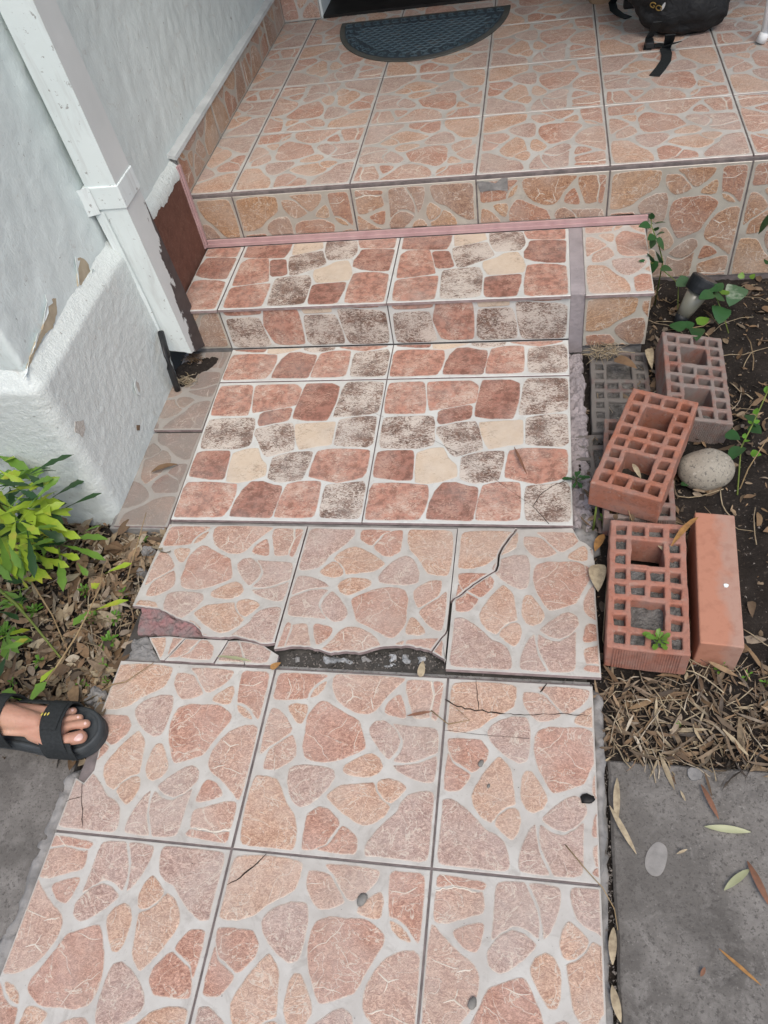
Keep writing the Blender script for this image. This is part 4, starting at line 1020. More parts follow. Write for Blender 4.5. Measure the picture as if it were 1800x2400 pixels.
def lf(parent, p0, p1, W, shape, mat, curl=.35, roll=0, fold=.22, segs=8, name='leaf', sag=None):
    L = (p1-p0).length; v, f = leaf_strip(L*1.04, W, shape, curl, fold, segs, .012)
    # lift so that the curled tip still lands near p1
    o = obj(name, mesh(name, v, f, [mat], None, True), parent); M = aim(p0, p1, roll) @ Matrix.Rotation(-curl*.5, 4, 'Y'); o.matrix_local = (parent.matrix_local.inverted() if parent else Matrix()) @ M
    return o
def stem(parent, pts, r0, r1, mat, name='stem', n=6):
    mb = MB(); k = len(pts); I = parent.matrix_local.inverted() if parent else Matrix()
    mb.tube([I @ Vector(p) for p in pts], [r0+(r1-r0)*i/(k-1) for i in range(k)], n); return mb.build(name, [mat], parent, True)

# ---- leafy shrub at the left
sh = tag(empty('leafy_shrub', (-.56, .55, -.03)), 'bushy yellow green shrub with toothed leaves against the white wall base', 'shrub')
bpy.context.view_layer.update()
ZS = (0, 1000, 3.2528)
def zp(x, y, z, Z=ZS): return atz(Z[0]+x/Z[2], Z[1]+y/Z[2], z)
BIG = [  # base, tip (zoom pixels), heights, width, material
 ((-30,540),(425,418),.17,.18,.036,LEAF_Y), ((-20,150),(290,165),.21,.20,.034,LEAF_G), ((-40,210),(215,325),.20,.19,.034,LEAF_G), ((-20,520),(210,330),.19,.19,.034,LEAF_G),
 ((120,590),(465,580),.15,.15,.032,LEAF_Y), ((200,640),(530,680),.13,.13,.040,LEAF_Y), ((60,600),(500,790),.15,.12,.034,LEAF_Y), ((150,650),(385,850),.13,.10,.036,LEAF_Y),
 ((20,600),(250,880),.15,.11,.032,LEAF_G), ((100,650),(260,1080),.12,.07,.034,LEAF_Y), ((330,760),(610,850),.10,.09,.030,LEAF_Y), ((430,880),(815,860),.07,.075,.032,LEAF_G),
 ((430,900),(800,1020),.06,.055,.026,LEAF_G), ((450,920),(480,1245),.06,.04,.030,LEAF_G), ((440,970),(605,1010),.06,.055,.028,LEAF_Y), ((280,960),(400,1080),.07,.05,.030,LEAF_Y),
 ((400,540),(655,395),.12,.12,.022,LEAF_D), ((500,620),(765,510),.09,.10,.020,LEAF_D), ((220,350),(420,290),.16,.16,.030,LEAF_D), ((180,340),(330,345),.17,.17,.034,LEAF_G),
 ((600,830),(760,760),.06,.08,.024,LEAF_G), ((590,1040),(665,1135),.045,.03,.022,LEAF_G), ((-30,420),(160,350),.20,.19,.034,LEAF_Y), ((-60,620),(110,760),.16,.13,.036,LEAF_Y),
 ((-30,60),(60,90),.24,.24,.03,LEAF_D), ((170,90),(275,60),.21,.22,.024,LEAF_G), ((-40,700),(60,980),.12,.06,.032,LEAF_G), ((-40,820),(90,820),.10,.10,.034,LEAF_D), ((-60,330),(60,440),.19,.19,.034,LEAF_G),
 ((300,880),(420,830),.08,.09,.03,LEAF_D), ((330,1000),(350,900),.06,.07,.03,LEAF_G), ((80,440),(60,330),.18,.19,.03,LEAF_G), ((0,280),(110,240),.20,.21,.03,LEAF_Y)]
for q, (a, c, z0, z1, wd, mt) in enumerate(BIG): lf(sh, zp(*a, z0), zp(*c, z1), wd*.72, 'spat', mt, random.uniform(.2, .6), random.uniform(-.5, .5), .2, 10)
rr = random.Random(5)
for q in range(190):                    # more leaves through the clump
    x, y = rr.uniform(-160, 330), rr.uniform(-20, 1000); z = rr.uniform(.05, .22)*(1-.35*max(0, (y-600)/400)); p0 = zp(x, y, z); a = rr.uniform(-1.2, 1.0); L = rr.uniform(.06, .11)
    p1 = p0+Vector((math.cos(a)*L, math.sin(a)*L, rr.uniform(-.03, .02)))
    if p1.y > .695 or p0.y > .695 or p1.x > -.475: continue
    lf(sh, p0, p1, rr.uniform(.016, .026), 'spat', rr.choice((LEAF_Y, LEAF_G, LEAF_Y, LEAF_Y, LEAF_D)), rr.uniform(.2, .7), rr.uniform(-.7, .7), .2, 10)
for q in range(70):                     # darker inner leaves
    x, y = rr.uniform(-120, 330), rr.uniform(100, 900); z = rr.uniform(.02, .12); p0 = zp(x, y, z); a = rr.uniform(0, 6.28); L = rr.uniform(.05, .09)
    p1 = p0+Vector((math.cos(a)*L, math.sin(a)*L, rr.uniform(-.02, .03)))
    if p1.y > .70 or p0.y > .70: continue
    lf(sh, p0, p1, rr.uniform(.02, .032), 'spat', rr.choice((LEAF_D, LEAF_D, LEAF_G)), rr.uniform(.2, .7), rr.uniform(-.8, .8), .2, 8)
for q in range(64):                     # low drooping leaves and feathery shoots
    x, y = rr.uniform(-120, 300), rr.uniform(780, 1250)
    if q > 34: x, y = rr.uniform(-110, 90), rr.uniform(1250, 1750)
    z = rr.uniform(.0, .06); p0 = zp(x, y, z); a = rr.uniform(-2.2, .8); L = rr.uniform(.03, .075)
    p1 = p0+Vector((math.cos(a)*L, math.sin(a)*L, rr.uniform(-.02, .03)))
    if p1.x > -.42: continue
    lf(sh, p0, p1, L*rr.uniform(.16, .30), 'spat', rr.choice((LEAF_Y, LEAF_G, LEAF_D, LEAF_G)), rr.uniform(.2, .8), rr.uniform(-.8, .8), .2, 8)
for a, c in (((-40, 560, .16), (250, 700, .11)), ((-60, 500, .17), (0, 200, .2)), ((0, 640, .13), (430, 900, .06)), ((250, 700, .11), (440, 960, .05))):
    stem(sh, [Vector((-.60, .56, -.03)), zp(*a), zp(*c)], .004, .002, STEM_G)
# long bare stems with a few leaves, rising from the lower left corner of the bed
tw = tag(empty('sprawling_weed', tuple(zp(190, 2130, -.02))), 'long thin stem with pale leaves bending over the dry litter near the foot', 'plant')
bpy.context.view_layer.update()
stem(tw, [zp(190, 2130, -.02), zp(330, 1980, .01), zp(450, 1800, .03), zp(580, 1600, .05), zp(680, 1400, .07), zp(760, 1230, .08), zp(790, 1050, .08)], .0024, .0012, STEM_D)
for a, c, wd in (((690,1415),(970,1325),.016), ((800,1120),(1000,1045),.016), ((770,1190),(700,1230),.020), ((690,1400),(560,1515),.022), ((430,1830),(310,1945),.014), ((200,2140),(350,1950),.030), ((170,2090),(20,2020),.026)):
    lf(tw, zp(*a, .05), zp(*c, .055), wd, 'spat', LEAF_Y if wd < .021 else LEAF_G, .3, random.uniform(-.3, .3))
for lab, pts, r0, mt in (('bare brown twig slanting down from the leafy shrub', [(0,620,.12),(100,880,.08),(220,1150,.04),(400,1440,.01),(490,1650,-.015)], .0026, STEM_D),
                     ('thick pale green stalk lying low in the left bed', [(-20,1230,.05),(120,1350,.04),(250,1500,.02),(460,1760,-.01)], .0042, STEM_G),
                     ('straight pale twig leaning beside the path edge', [(970,1170,.0),(1000,1050,.015),(1050,880,.03),(1115,655,.05)], .0018, STEM_D),
                     ('thin twig lying across the path tile near the foot', [(780,2010,.0),(860,1965,.008),(960,1945,.008),(1171,1800,.008)], .0016, STEM_D),
                     ('pale straw lying on the brown litter of the left bed', [(520,1520,.0),(640,1535,.0),(780,1620,-.005)], .0014, STRAW),
                     ('second pale straw crossing the litter near the green weeds', [(640,1640,-.005),(760,1680,-.004),(840,1790,-.01)], .0014, STRAW)):
    o = stem(None, [zp(*p) for p in pts], r0, r0*.5, mt, 'twig'); tag(o, lab, 'twig')
# ---- small green weeds
def weed(p, R, n, lab, mat=LEAF_W, hgt=.02, seed=0, grp='small green weeds in the beds'):
    r = random.Random(seed); root = tag(empty('weed', tuple(p)), lab, 'weed', grp)
    for k in range(n):
        a = k*2.399+r.uniform(-.3, .3); L = R*r.uniform(.55, 1.0)*(1 if k > n*.3 else .6); e = r.uniform(.1, .9) if k > n*.4 else r.uniform(.7, 1.3)
        h0 = hgt*r.uniform(.1, 1.0); d = Vector((math.cos(a)*math.cos(e), math.sin(a)*math.cos(e), math.sin(e)))
        v, f = leaf_strip(L, L*r.uniform(.34, .46), 'spat', r.uniform(.2, .6), .25, 7); o = obj('leaf', mesh('leaf', v, f, [mat], None, True), root)
        o.matrix_local = aim(Vector((d.x*.002, d.y*.002, h0)), Vector((d.x*.002, d.y*.002, h0))+d)
    mb = MB(); mb.tube([(0, 0, -.01), (0, 0, hgt)], [.0015, .001], 5); mb.build('stem', [STEM_G], root)
    return root
for q, (x, y, R, n, lab) in enumerate([(725,1480,.020,26,'weed tuft left of the broken path corner, left one of two'), (890,1480,.020,24,'weed tuft touching the broken path corner'),
        (855,1660,.024,36,'dense weed rosette nearest the grey mortar wedge'), (1110,900,.016,16,'little weed beside the path edge below the white wall'),
        (635,1975,.014,14,'small weed just above the sandal'), (815,1845,.012,10,'tiny weed by the lower path tile corner'), (320,1810,.018,16,'weed half hidden by the long stem above the foot'),
        (960,1300,.014,12,'weed peeping out under the path edge'), (670,1290,.018,18,'weed growing under the drooping shrub leaves'), (120,1980,.015,12,'small weed at the left picture edge above the foot'),
        (830,1960,.012,10,'tiny weed between the sandal tip and the path tile'), (60,1600,.03,26,'feathery weed at the left edge among dry leaves'), (290,1430,.022,18,'weed in the shade of the leafy shrub'), (60,1080,.03,22,'weed clump in the dark below the leafy shrub')]):
    p = zp(x, y, -.03); weed(Vector((p.x, p.y, soil_h(p.x, p.y)+.004)), R, n, lab, seed=q)
ZR = (1380, 1180, 3.95)
for q, (x, y, R, n, lab, z, mt) in enumerate([(640,1290,.030,20,'bright weed growing over the near end of the hollow brick',.052,LEAF_G), (1225,1545,.018,8,'thin weed in the litter right of the hollow brick',-.02,LEAF_G),
        (1460,1620,.016,5,'two leaved seedling in the litter',-.02,LEAF_W), (130,180,.016,10,'small weed at the path edge beside the bricks',-.01,LEAF_G), (1640,1680,.016,6,'green seedling at the right picture edge',-.02,LEAF_W)]):
    weed(zp(x, y, z, ZR), R, n, lab, mt, .018, 60+q)
p = atz(1350, 1130, .0); weed(Vector((p.x, p.y, .002)), .032, 14, 'leafy weed hanging over the right edge of the cobble tiles', LEAF_V, .012, 71)
p = atz(1592, 1700, -.02); weed(p, .010, 5, 'tiny clover like weed in the litter above the concrete slab', LEAF_W, .008, 72)

# ---- vinca by the step and around the solar light
ZV = (1480, 480, 5.184)
def vx(x, y): return ZV[0]+x/ZV[2], ZV[1]+y/ZV[2]
vi = tag(empty('climbing_vinca', (.79, 1.5, -.03)), 'glossy green vinca climbing beside the right end of the step', 'plant')
vg = tag(empty('trailing_vinca', (.93, 1.36, -.03)), 'trailing vinca with white edged leaves around the solar light', 'plant')
bpy.context.view_layer.update()
def vy(x, y, Y): return aty(*vx(x, y), Y)
def vz(x, y, z): return atz(*vx(x, y), z)
stem(vi, [Vector((.80, 1.49, -.03)), vy(380, 690, 1.47), vy(330, 480, 1.47), vy(290, 380, 1.48), vy(240, 250, 1.49), vy(240, 130, 1.5)], .0018, .001, STEM_G)
for a, c, wd, Y in (((240,180),(250,98),.012,1.49), ((232,250),(90,270),.022,1.46), ((250,230),(190,200),.012,1.48), ((265,240),(415,215),.020,1.50), ((290,380),(200,430),.020,1.46), ((295,380),(400,340),.022,1.49),
        ((300,410),(390,550),.024,1.47), ((290,420),(235,530),.022,1.46), ((290,320),(320,270),.012,1.5), ((250,700),(190,590),.016,1.44), ((240,715),(110,790),.012,1.42), ((330,690),(300,570),.030,1.45),
        ((330,690),(170,890),.026,1.43), ((350,780),(490,800),.028,1.45), ((300,720),(370,700),.016,1.45), ((180,690),(85,683),.008,1.42)):
    lf(vi, vy(*a, Y), vy(*c, Y-.008), wd*1.3, 'ovate', LEAF_V, .3, random.uniform(-.4, .4), .18, 8)
stem(vi, [vy(320, 690, 1.45), vy(240, 712, 1.43), vy(180, 690, 1.42)], .001, .0008, STEM_G)
stem(vg, [vy(350, 770, 1.45), vz(530, 920, .03), vz(570, 1000, .035), vz(560, 1400, -.02)], .0014, .001, STEM_G)
stem(vg, [vz(1180, 1560, -.025), vz(1100, 1290, .02), vz(1010, 1080, .06), vz(980, 1080, .06)], .0014, .001, STEM_G)
stem(vg, [vz(440, 1520, -.02), vz(660, 1510, .0), vz(880, 1470, .005), vz(960, 1410, .01)], .0014, .001, STEM_D)
for a, c, wd, z0, z1, mt, sp in (((545,930),(745,965),.030,.05,.05,LEAF_VV,'heart'), ((720,1015),(785,1045),.012,.055,.055,LEAF_VV,'ovate'), ((990,1075),(820,1145),.026,.075,.08,LEAF_V,'ovate'), ((995,1060),(915,960),.026,.075,.08,LEAF_V,'ovate'),
        ((1010,1060),(1105,950),.024,.075,.08,LEAF_V,'ovate'), ((1010,1110),(1130,1160),.030,.065,.05,LEAF_V,'heart'), ((1100,1090),(1180,1050),.024,.06,.06,LEAF_G,'ovate'), ((1300,990),(1190,1225),.044,.05,.045,LEAF_VV,'heart'), ((1090,1240),(1060,1440),.040,.03,.015,LEAF_V,'heart'),
        ((655,1500),(465,1465),.030,.015,.012,LEAF_V,'heart'), ((650,1490),(760,1440),.026,.015,.02,LEAF_V,'ovate'), ((790,1500),(790,1650),.030,.02,.055,LEAF_V,'ovate'), ((800,1450),(940,1380),.026,.005,.01,LEAF_G,'ovate'), ((560,900),(610,925),.012,.04,.045,LEAF_G,'ovate'),
        ((1320,900),(1350,820),.014,.01,.02,LEAF_G,'ovate'), ((1450,900),(1500,840),.014,.0,.01,LEAF_G,'ovate'), ((1670,690),(1630,720),.02,.1,.1,LEAF_D,'ovate')):
    lf(vg, vz(*a, z0), vz(*c, z1), wd*1.25, sp, mt, .35, random.uniform(-.35, .35), .15, 8)
bl_ = tag(empty('shrub_branch', tuple(aty(1810, 520, 1.45))), 'single dark glossy leaf reaching in from the right picture edge', 'plant'); bpy.context.view_layer.update()
lf(bl_, aty(1815, 505, 1.42), aty(1779, 548, 1.42), .035, 'ovate', LEAF_D, .4); lf(bl_, aty(1840, 560, 1.42), aty(1800, 590, 1.42), .03, 'ovate', LEAF_D, .4)
stem(bl_, [aty(1812, 505, 1.42), aty(1830, 540, 1.42), aty(1860, 640, 1.42)], .0015, .002, STEM_D)
# vine on the right picture edge and a few ground leaves near the bricks
rv = tag(empty('young_vine', tuple(atz(1730, 1160, -.02))), 'thin green vine standing among dry stalks right of the river stone', 'plant'); bpy.context.view_layer.update()
ZB = (1340, 750, 3.6065)
def vb(x, y, z): return zp(x, y, z, ZB)
stem(rv, [vb(1400, 1480, -.02), vb(1430, 1080, .03), vb(1530, 880, .06), vb(1640, 640, .09), vb(1680, 540, .1)], .0018, .0012, STEM_G)
stem(rv, [vb(1420, 1430, -.02), vb(1490, 1260, .01), vb(1660, 990, .04)], .0016, .001, STEM_D)
for a, c, wd, z, mt in (((1440,1070),(1330,1190),.032,.03,LEAF_V), ((1450,1000),(1470,960),.01,.05,LEAF_W), ((1455,1030),(1510,1020),.01,.05,LEAF_W), ((1520,880),(1490,850),.008,.06,LEAF_W), ((1550,800),(1570,745),.012,.08,LEAF_W), ((1540,870),(1590,850),.01,.07,LEAF_W),
        ((1640,620),(1655,560),.014,.09,LEAF_W), ((1300,960),(1420,1010),.03,.02,LEAF_V), ((1480,800),(1560,900),.03,.015,LEAF_D), ((1500,900),(1600,960),.03,.01,LEAF_D), ((1510,1130),(1600,1140),.02,.01,LEAF_W), ((930,1320),(990,1270),.014,.0,LEAF_W), ((920,1380),(990,1400),.012,.0,LEAF_D)):
    lf(rv, vb(*a, z), vb(*c, z), wd, 'ovate', mt, .3, random.uniform(-.4, .4))
# dried weed on the path edge by the bricks
dw = tag(empty('dried_weed', tuple(vb(200, 1760, -.02))), 'dried curled weed in front of the orange brick', 'weed'); bpy.context.view_layer.update()
stem(dw, [vb(180, 1780, -.02), vb(205, 1600, .03), vb(222, 1420, .07)], .0028, .002, STEM_G)
stem(dw, [vb(300, 1720, -.02), vb(350, 1580, .03), vb(395, 1490, .06), vb(440, 1420, .08)], .0018, .001, STEM_D)
for pts in ([(395,1490,.06),(330,1500,.07),(260,1480,.07)], [(400,1480,.07),(470,1470,.08),(535,1490,.08)], [(390,1570,.05),(470,1580,.06),(510,1700,.05)], [(440,1420,.08),(490,1405,.09),(540,1450,.08)], [(350,1590,.04),(420,1570,.05),(370,1660,.03)]):
    stem(dw, [vb(*p) for p in pts], .001, .0008, STEM_D)
for a, c in (((510,1640),(515,1705)), ((380,1640),(370,1690)), ((460,1490),(530,1480))): lf(dw, vb(*a, .055), vb(*c, .045), .012, 'lance', DRY_R, .9, .5)

# ------------------------------------------------------------------ litter (uncountable)
def litter(name, label, n, area_fn, mats, lens, wid, shapes, seed, lift=.012):
    r = random.Random(seed); mb = MB(); k = 0; tries = 0
    while k < n and tries < n*12:
        tries += 1; q = area_fn(r)
        if not q: continue
        x, y, dens = q
        if r.random() > dens: continue
        L = lens[0]+(lens[1]-lens[0])*r.random()**2.2; sp = r.choice(shapes)
        v, f = leaf_strip(L, L*r.uniform(*wid), sp, r.uniform(-1.0, 1.3), r.uniform(-.3, .6), 5, .03, r)
        z = soil_h(x, y)+.003+lift*r.random()**2
        M = Matrix.Translation((x, y, z)) @ Matrix.Rotation(r.uniform(0, 6.28), 4, 'Z') @ Matrix.Rotation(r.gauss(0, .22), 4, 'Y') @ Matrix.Rotation(r.gauss(0, .45), 4, 'X')
        mb.add(v, f, r.randrange(len(mats)), M); k += 1
    return tag(mb.build(name, mats, None, True), label, kind='stuff')
def left_area(r):
    x, y = r.uniform(-1.2, -.335), r.uniform(.12, .70)
    if x > -.49 and y > .672: return None
    return x, y, .55+.45*max(0, min(1, (x+.62)/.15))
def right_front(r):
    x, y = r.uniform(.615, 1.25), r.uniform(.205, .40)
    if .63 < x < .77 and y > .37: return None
    return x, y, 1.0 if y < .36 else .6
def right_back(r):
    x, y = r.uniform(.60, 1.5), r.uniform(.40, 1.585)
    if .62 < x < .77 and .36 < y < .68: return None
    if x < .78 and y > 1.29: return None
    return x, y, .16+.5*max(0, fbm(x*5, y*5, 3))+(.5 if .76 < x < .80 else 0)+(.5 if .74 < x < .80 and 1.0 < y < 1.29 else 0)
litter('leaf_litter', 'thick brown dry leaf litter in the left bed', 5600, left_area, [DRY_L, DRY_R, DRY_L, STRAW], (.006, .056), (.10, .60), ('ovate', 'lance', 'ovate'), 1, .022)
litter('leaf_litter', 'straw coloured narrow leaf litter in front of the bricks', 2300, right_front, [DRY_R, DRY_R, DRY_R, DRY_L, DRY_R, DRY_L, STRAW], (.005, .066), (.045, .20), ('lance', 'lance', 'ovate'), 2, .016)
litter('leaf_litter', 'scattered dry leaves and bits on the dark soil around the bricks', 2000, right_back, [DRY_R, DRY_L, DRY_R], (.005, .048), (.12, .5), ('lance', 'ovate'), 3, .008)
def stalks(name, label, n, area_fn, mat, seed, rad=(.0006, .0014), lens=(.04, .14), up=.01):
    r = random.Random(seed); mb = MB(); k = 0
    while k < n:
        q = area_fn(r)
        if not q: continue
        x, y, _ = q; a = r.uniform(0, 6.28); L = r.uniform(*lens); bend = r.uniform(-.5, .5); pts = []
        for s in range(5):
            t = s/4; xx, yy = x+math.cos(a+bend*t)*L*(t-.5), y+math.sin(a+bend*t)*L*(t-.5); pts.append((xx, yy, soil_h(xx, yy)+.006+up*r.random()))
        if any(-.325 < p[0] < .60 for p in pts): continue
        mb.tube(pts, r.uniform(*rad), 5); k += 1
    return tag(mb.build(name, [mat], None, True), label, kind='stuff')
stalks('straw_stalks', 'dry stalks and tendrils strewn on the soil around the bricks', 90, right_back, STRAW, 4)
stalks('straw_stalks', 'dry stalks mixed into the brown litter of the left bed', 220, left_area, STRAW, 5, (.0006, .0013), (.03, .09), .02)
stalks('straw_stalks', 'dry stalks mixed into the straw litter before the bricks', 150, right_front, STRAW, 6, (.0006, .0013), (.03, .09), .014)
def crumbs(name, label, n, fn, mat, size, seed):
    r = random.Random(seed); mb = MB(); k = 0
    while k < n:
        q = fn(r)
        if not q: continue
        x, y, z = q; s = r.uniform(*size); p = [Vector((r.uniform(-1, 1), r.uniform(-1, 1), r.uniform(-.6, .8))).normalized()*s*r.uniform(.6, 1) for _ in range(4)]
        mb.add([Vector((x, y, z+s*.4))+v for v in p], [(0, 1, 2), (0, 3, 1), (1, 3, 2), (2, 3, 0)]); k += 1
    return tag(mb.build(name, [mat], None, False, fix=True), label, kind='stuff')
PEB = simple('crumb', (.10, .09, .08), (.24, .22, .20), 80, .9, 0)
crumbs('soil_crumbs', 'small soil crumbs and pebbles in the right bed', 2600, lambda r: (lambda x, y: (x, y, soil_h(x, y)+.002))(r.uniform(.6, 1.5), r.uniform(.2, 1.59)), PEB, (.0012, .0042), 8)
crumbs('soil_crumbs', 'small soil crumbs and pebbles in the left bed', 900, lambda r: (lambda x, y: (x, y, soil_h(x, y)+.002))(r.uniform(-.85, -.34), r.uniform(.1, .68)), PEB, (.0012, .004), 9)
crumbs('tile_grit', 'grit and specks scattered over the tiles', 330, lambda r: (r.uniform(-.31, .58), r.uniform(-.22, .33), .0015), PEB, (.0006, .0015), 10)
crumbs('joint_dirt', 'crumbs of dirt along the joint under the raised tiles', 240, lambda r: (r.uniform(-.02, .60), .3375+r.gauss(0, .003), -.004), PEB, (.0012, .0035), 11)
def gap_area(r):
    x = r.uniform(.605, .618); return x, r.uniform(-.3, .2), 1
crumbs('gap_rubble', 'mortar rubble and grit in the broken gap of the path', 420, lambda r: (lambda p: (p.x, p.y, -.013+r.uniform(0, .004)))(atz(r.uniform(665, 1040), r.uniform(1528, 1568), -.01)), PEB, (.001, .0042), 14)
crumbs('slab_grit', 'grit along the far edge of the concrete slab', 420, lambda r: (r.uniform(.62, 1.2), .203-abs(r.gauss(0, .02)), -.0185), PEB, (.0008, .0026), 15)
crumbs('joint_dirt', 'dirt in the gap between the path and the concrete slab', 500, lambda r: (r.uniform(.602, .619), r.uniform(-.35, .2), -.032+r.uniform(0, .006)), PEB, (.0015, .0045), 12)
b = MB(); b.box((.595, -1.5, -.1), (.622, .215, -.034)); tag(b.build('joint_soil', [SOIL]), 'dark soil in the gap beside the concrete slab', kind='structure')

# leaves and bits lying on the slab, the tiles and the bricks: countable, each its own thing
LEAF_PALE = green('fallen_pale_green', (.34, .37, .20), (.44, .46, .29)); DRY_O = dry('dry_leaf_orange', [(.30, .15, .05), (.36, .20, .07)]); DRY_P = dry('dry_leaf_pale', [(.36, .30, .20), (.42, .36, .25)]); DRY_B = dry('dry_leaf_red', [(.17, .085, .055), (.22, .11, .07)])
def fallen(a, c, z, wd, mt, lab, sp='lance', curl=.25, roll=.2, cat='leaf'):
    p0, p1 = atz(*a, z), atz(*c, z); L = (p1-p0).length; v, f = leaf_strip(L, wd, sp, curl, .25, 9, .012)
    o = obj('fallen_leaf', mesh('fallen_leaf', v, f, [mt], None, True)); M = aim(p0, p1, roll) @ Matrix.Rotation(-curl*.5, 4, 'Y'); M.translation = p0+Vector((0, 0, .004)); o.matrix_world = M
    return tag(o, lab, cat, 'fallen leaves and sheaths')
z = -.017
fallen((1650,1939),(1758,1952), z, .011, LEAF_PALE, 'pale green willow leaf lying level on the concrete slab')
fallen((1757,2038),(1696,2088), z, .011, LEAF_PALE, 'pale green willow leaf slanting on the concrete slab near its right side')
fallen((1683,2224),(1783,2311), z, .005, DRY_O, 'thin orange dry needle low on the concrete slab')
fallen((1642,1840),(1685,1925), z, .008, DRY_B, 'reddish brown curled leaf on the far part of the slab', curl=.8)
fallen((1750,2020),(1805,2130), z, .010, DRY_B, 'brown curled leaf at the right picture edge of the slab', curl=.7)
fallen((1446,1825),(1446,1935), z, .011, DRY_P, 'pale dry leaf at the slab corner beside the path', curl=.6)
fallen((1428,1890),(1492,2005), z, .009, DRY_P, 'long pale dry leaf over the slab edge below the corner leaf', curl=.6)
fallen((1438,2175),(1435,2265), -.02, .012, DRY_P, 'pale sheath stuck in the gap beside the slab', curl=.8)
fallen((1434,2310),(1455,2400), -.02, .012, DRY_P, 'pale sheath at the bottom of the gap beside the slab', curl=.8)
fallen((1594,1855),(1606,1880), z, .004, DRY_P, 'tiny straw on the slab below the chipped patch')
fallen((1585,2003),(1610,1992), z, .004, DRY_P, 'tiny straw right of the pale oval stain')
fallen((1641,2290),(1651,2268), z, .006, DRY_B, 'small brown leaf bit on the lower slab')
fallen((1650,1810),(1668,1870), z, .004, DRY_R, 'dark dry needle near the far edge of the slab')
fallen((1401,1325),(1402,1390), .004, .034, DRY_P, 'broad torn tan leaf leaning on the path edge by the bricks', 'ovate', .5)
fallen((1636,1215),(1571,1285), .066, .012, DRY_O, 'curved orange leaf resting across the hollow brick', curl=.7)
fallen((1415,1255),(1394,1295), -.005, .018, DRY_O, 'small orange brown leaf between path and hollow brick', 'lance', .6)
fallen((1205,1050),(1235,1115), .008, .006, DRY_B, 'dark bent twig leaf on the cobble print tile', curl=.4)
fallen((1440,845),(1495,868), .012, .026, DRY_L, 'curled brown leaf on the sunk dirty brick', 'ovate', 1.0)
fallen((1520,820),(1528,870), .0, .020, DRY_P, 'pale dry flower husk between the step and the grey brick', 'ovate', .9)
fallen((635,1570),(660,1555), .006, .012, DRY_O, 'little tan leaf in the broken gap of the path', 'ovate', .5)
fallen((985,1590),(992,1550), -.002, .014, DRY_P, 'yellowish leaf standing in the broken gap of the path', 'ovate', .6)
fallen((955,1680),(1012,1670), .004, .006, DRY_B, 'thin brown pod on the middle path tile', curl=.4)
fallen((1545,1275),(1560,1300), .04, .014, DRY_P, 'crumpled leaf inside the core of the hollow brick', 'ovate', 1.2)
fallen((1482,1090),(1502,1125), .085, .010, DRY_P, 'dry leaf lying in the open core of the orange brick', 'lance', .8)
fallen((355,1110),(420,1090), .0, .014, DRY_L, 'curled dry leaf on the dusty strip beside the wall base', 'lance', 1.0)
fallen((590,1552),(510,1540), .004, .008, LEAF_PALE, 'pale green leaf on the joint by the sunk fragments')
PEBM = simple('pebble_grey', (.14, .14, .13), (.22, .215, .20), 60, .8)
for q, (x, y, s, lab) in enumerate([(849, 2108, .011, 'grey pebble on the near middle path tile'), (1107, 2352, .009, 'flat grey pebble at the bottom of the right path tile'), (1127, 1789, .007, 'small grey pebble on the joint of the right path tile'),
                                    (1145, 1842, .004, 'tiny dark pebble on the diamond print')]):
    p = atz(x, y, .004); tag(rock('pebble', (p.x, p.y, .0035), s, s*.65, s*.45, PEBM, q, 2, .2, 1.2), lab, 'pebble', 'pebbles on the path tiles')
lc = tag(rock('dark_leaf_scrap', tuple(atz(1376, 1872, .004)), .012, .008, .003, DARK, 9, 2, .5), 'dark crumpled leaf scrap on the right path tile', 'leaf')
tw2 = stem(None, [atz(1010, 1665, .008), atz(1050, 1697, .010), atz(1100, 1688, .012), atz(1070, 1660, .014)], .0012, .0008, STEM_D, 'twig'); tag(tw2, 'bent tan twig across the joint of the lower path tiles', 'twig')
tw3 = stem(None, [atz(1325, 1980, .004), atz(1375, 2040, .006), atz(1412, 2080, .005), atz(1440, 2130, -.005), atz(1448, 2180, -.02)], .001, .0007, STEM_D, 'twig'); tag(tw3, 'thin tan tendril running off the right path tile', 'twig')
tw4 = stem(None, [atz(1428, 1300, .0), atz(1420, 1400, .0), atz(1413, 1500, -.005), atz(1428, 1540, -.01)], .0013, .001, STRAW, 'twig'); tag(tw4, 'long pale straw along the side of the hollow brick', 'twig')
# dry grass heap on the sunk brick, debris by the drain
rr = random.Random(3)
def tuft(name, c, rad, n, lab, mat, zlift=.02):
    mb = MB()
    for k in range(n):
        a = rr.uniform(0, 6.28); L = rr.uniform(.5, 1.2)*rad; x, y = c.x+rr.gauss(0, rad*.35), c.y+rr.gauss(0, rad*.2); b0 = rr.uniform(-1, 1)
        mb.tube([(x+math.cos(a+b0*t)*L*t, y+math.sin(a+b0*t)*L*t*.6, c.z+zlift*rr.random()) for t in (0, .33, .66, 1)], .0007, 4)
    return tag(mb.build(name, [mat], None, True), lab, kind='stuff')
tuft('dry_grass', atz(1420, 830, -.006), .05, 70, 'tangle of dry grass at the foot of the step', STRAW)
tuft('drain_debris', atz(435, 895, .012), .035, 45, 'dry debris around the foot of the downspout', STRAW, .012)
tuft('drain_debris', atz(455, 845, .014), .03, 40, 'dark grassy debris under the mouth of the downspout', DRY_L, .014)
lump('silt', [(p.x, p.y) for p in [atz(x, y, .012) for x, y in [(405,870),(430,850),(470,838),(520,835),(500,860),(470,875),(440,900),(425,905)]]], -.02, .013, SOIL, path, .004, 77, .005)

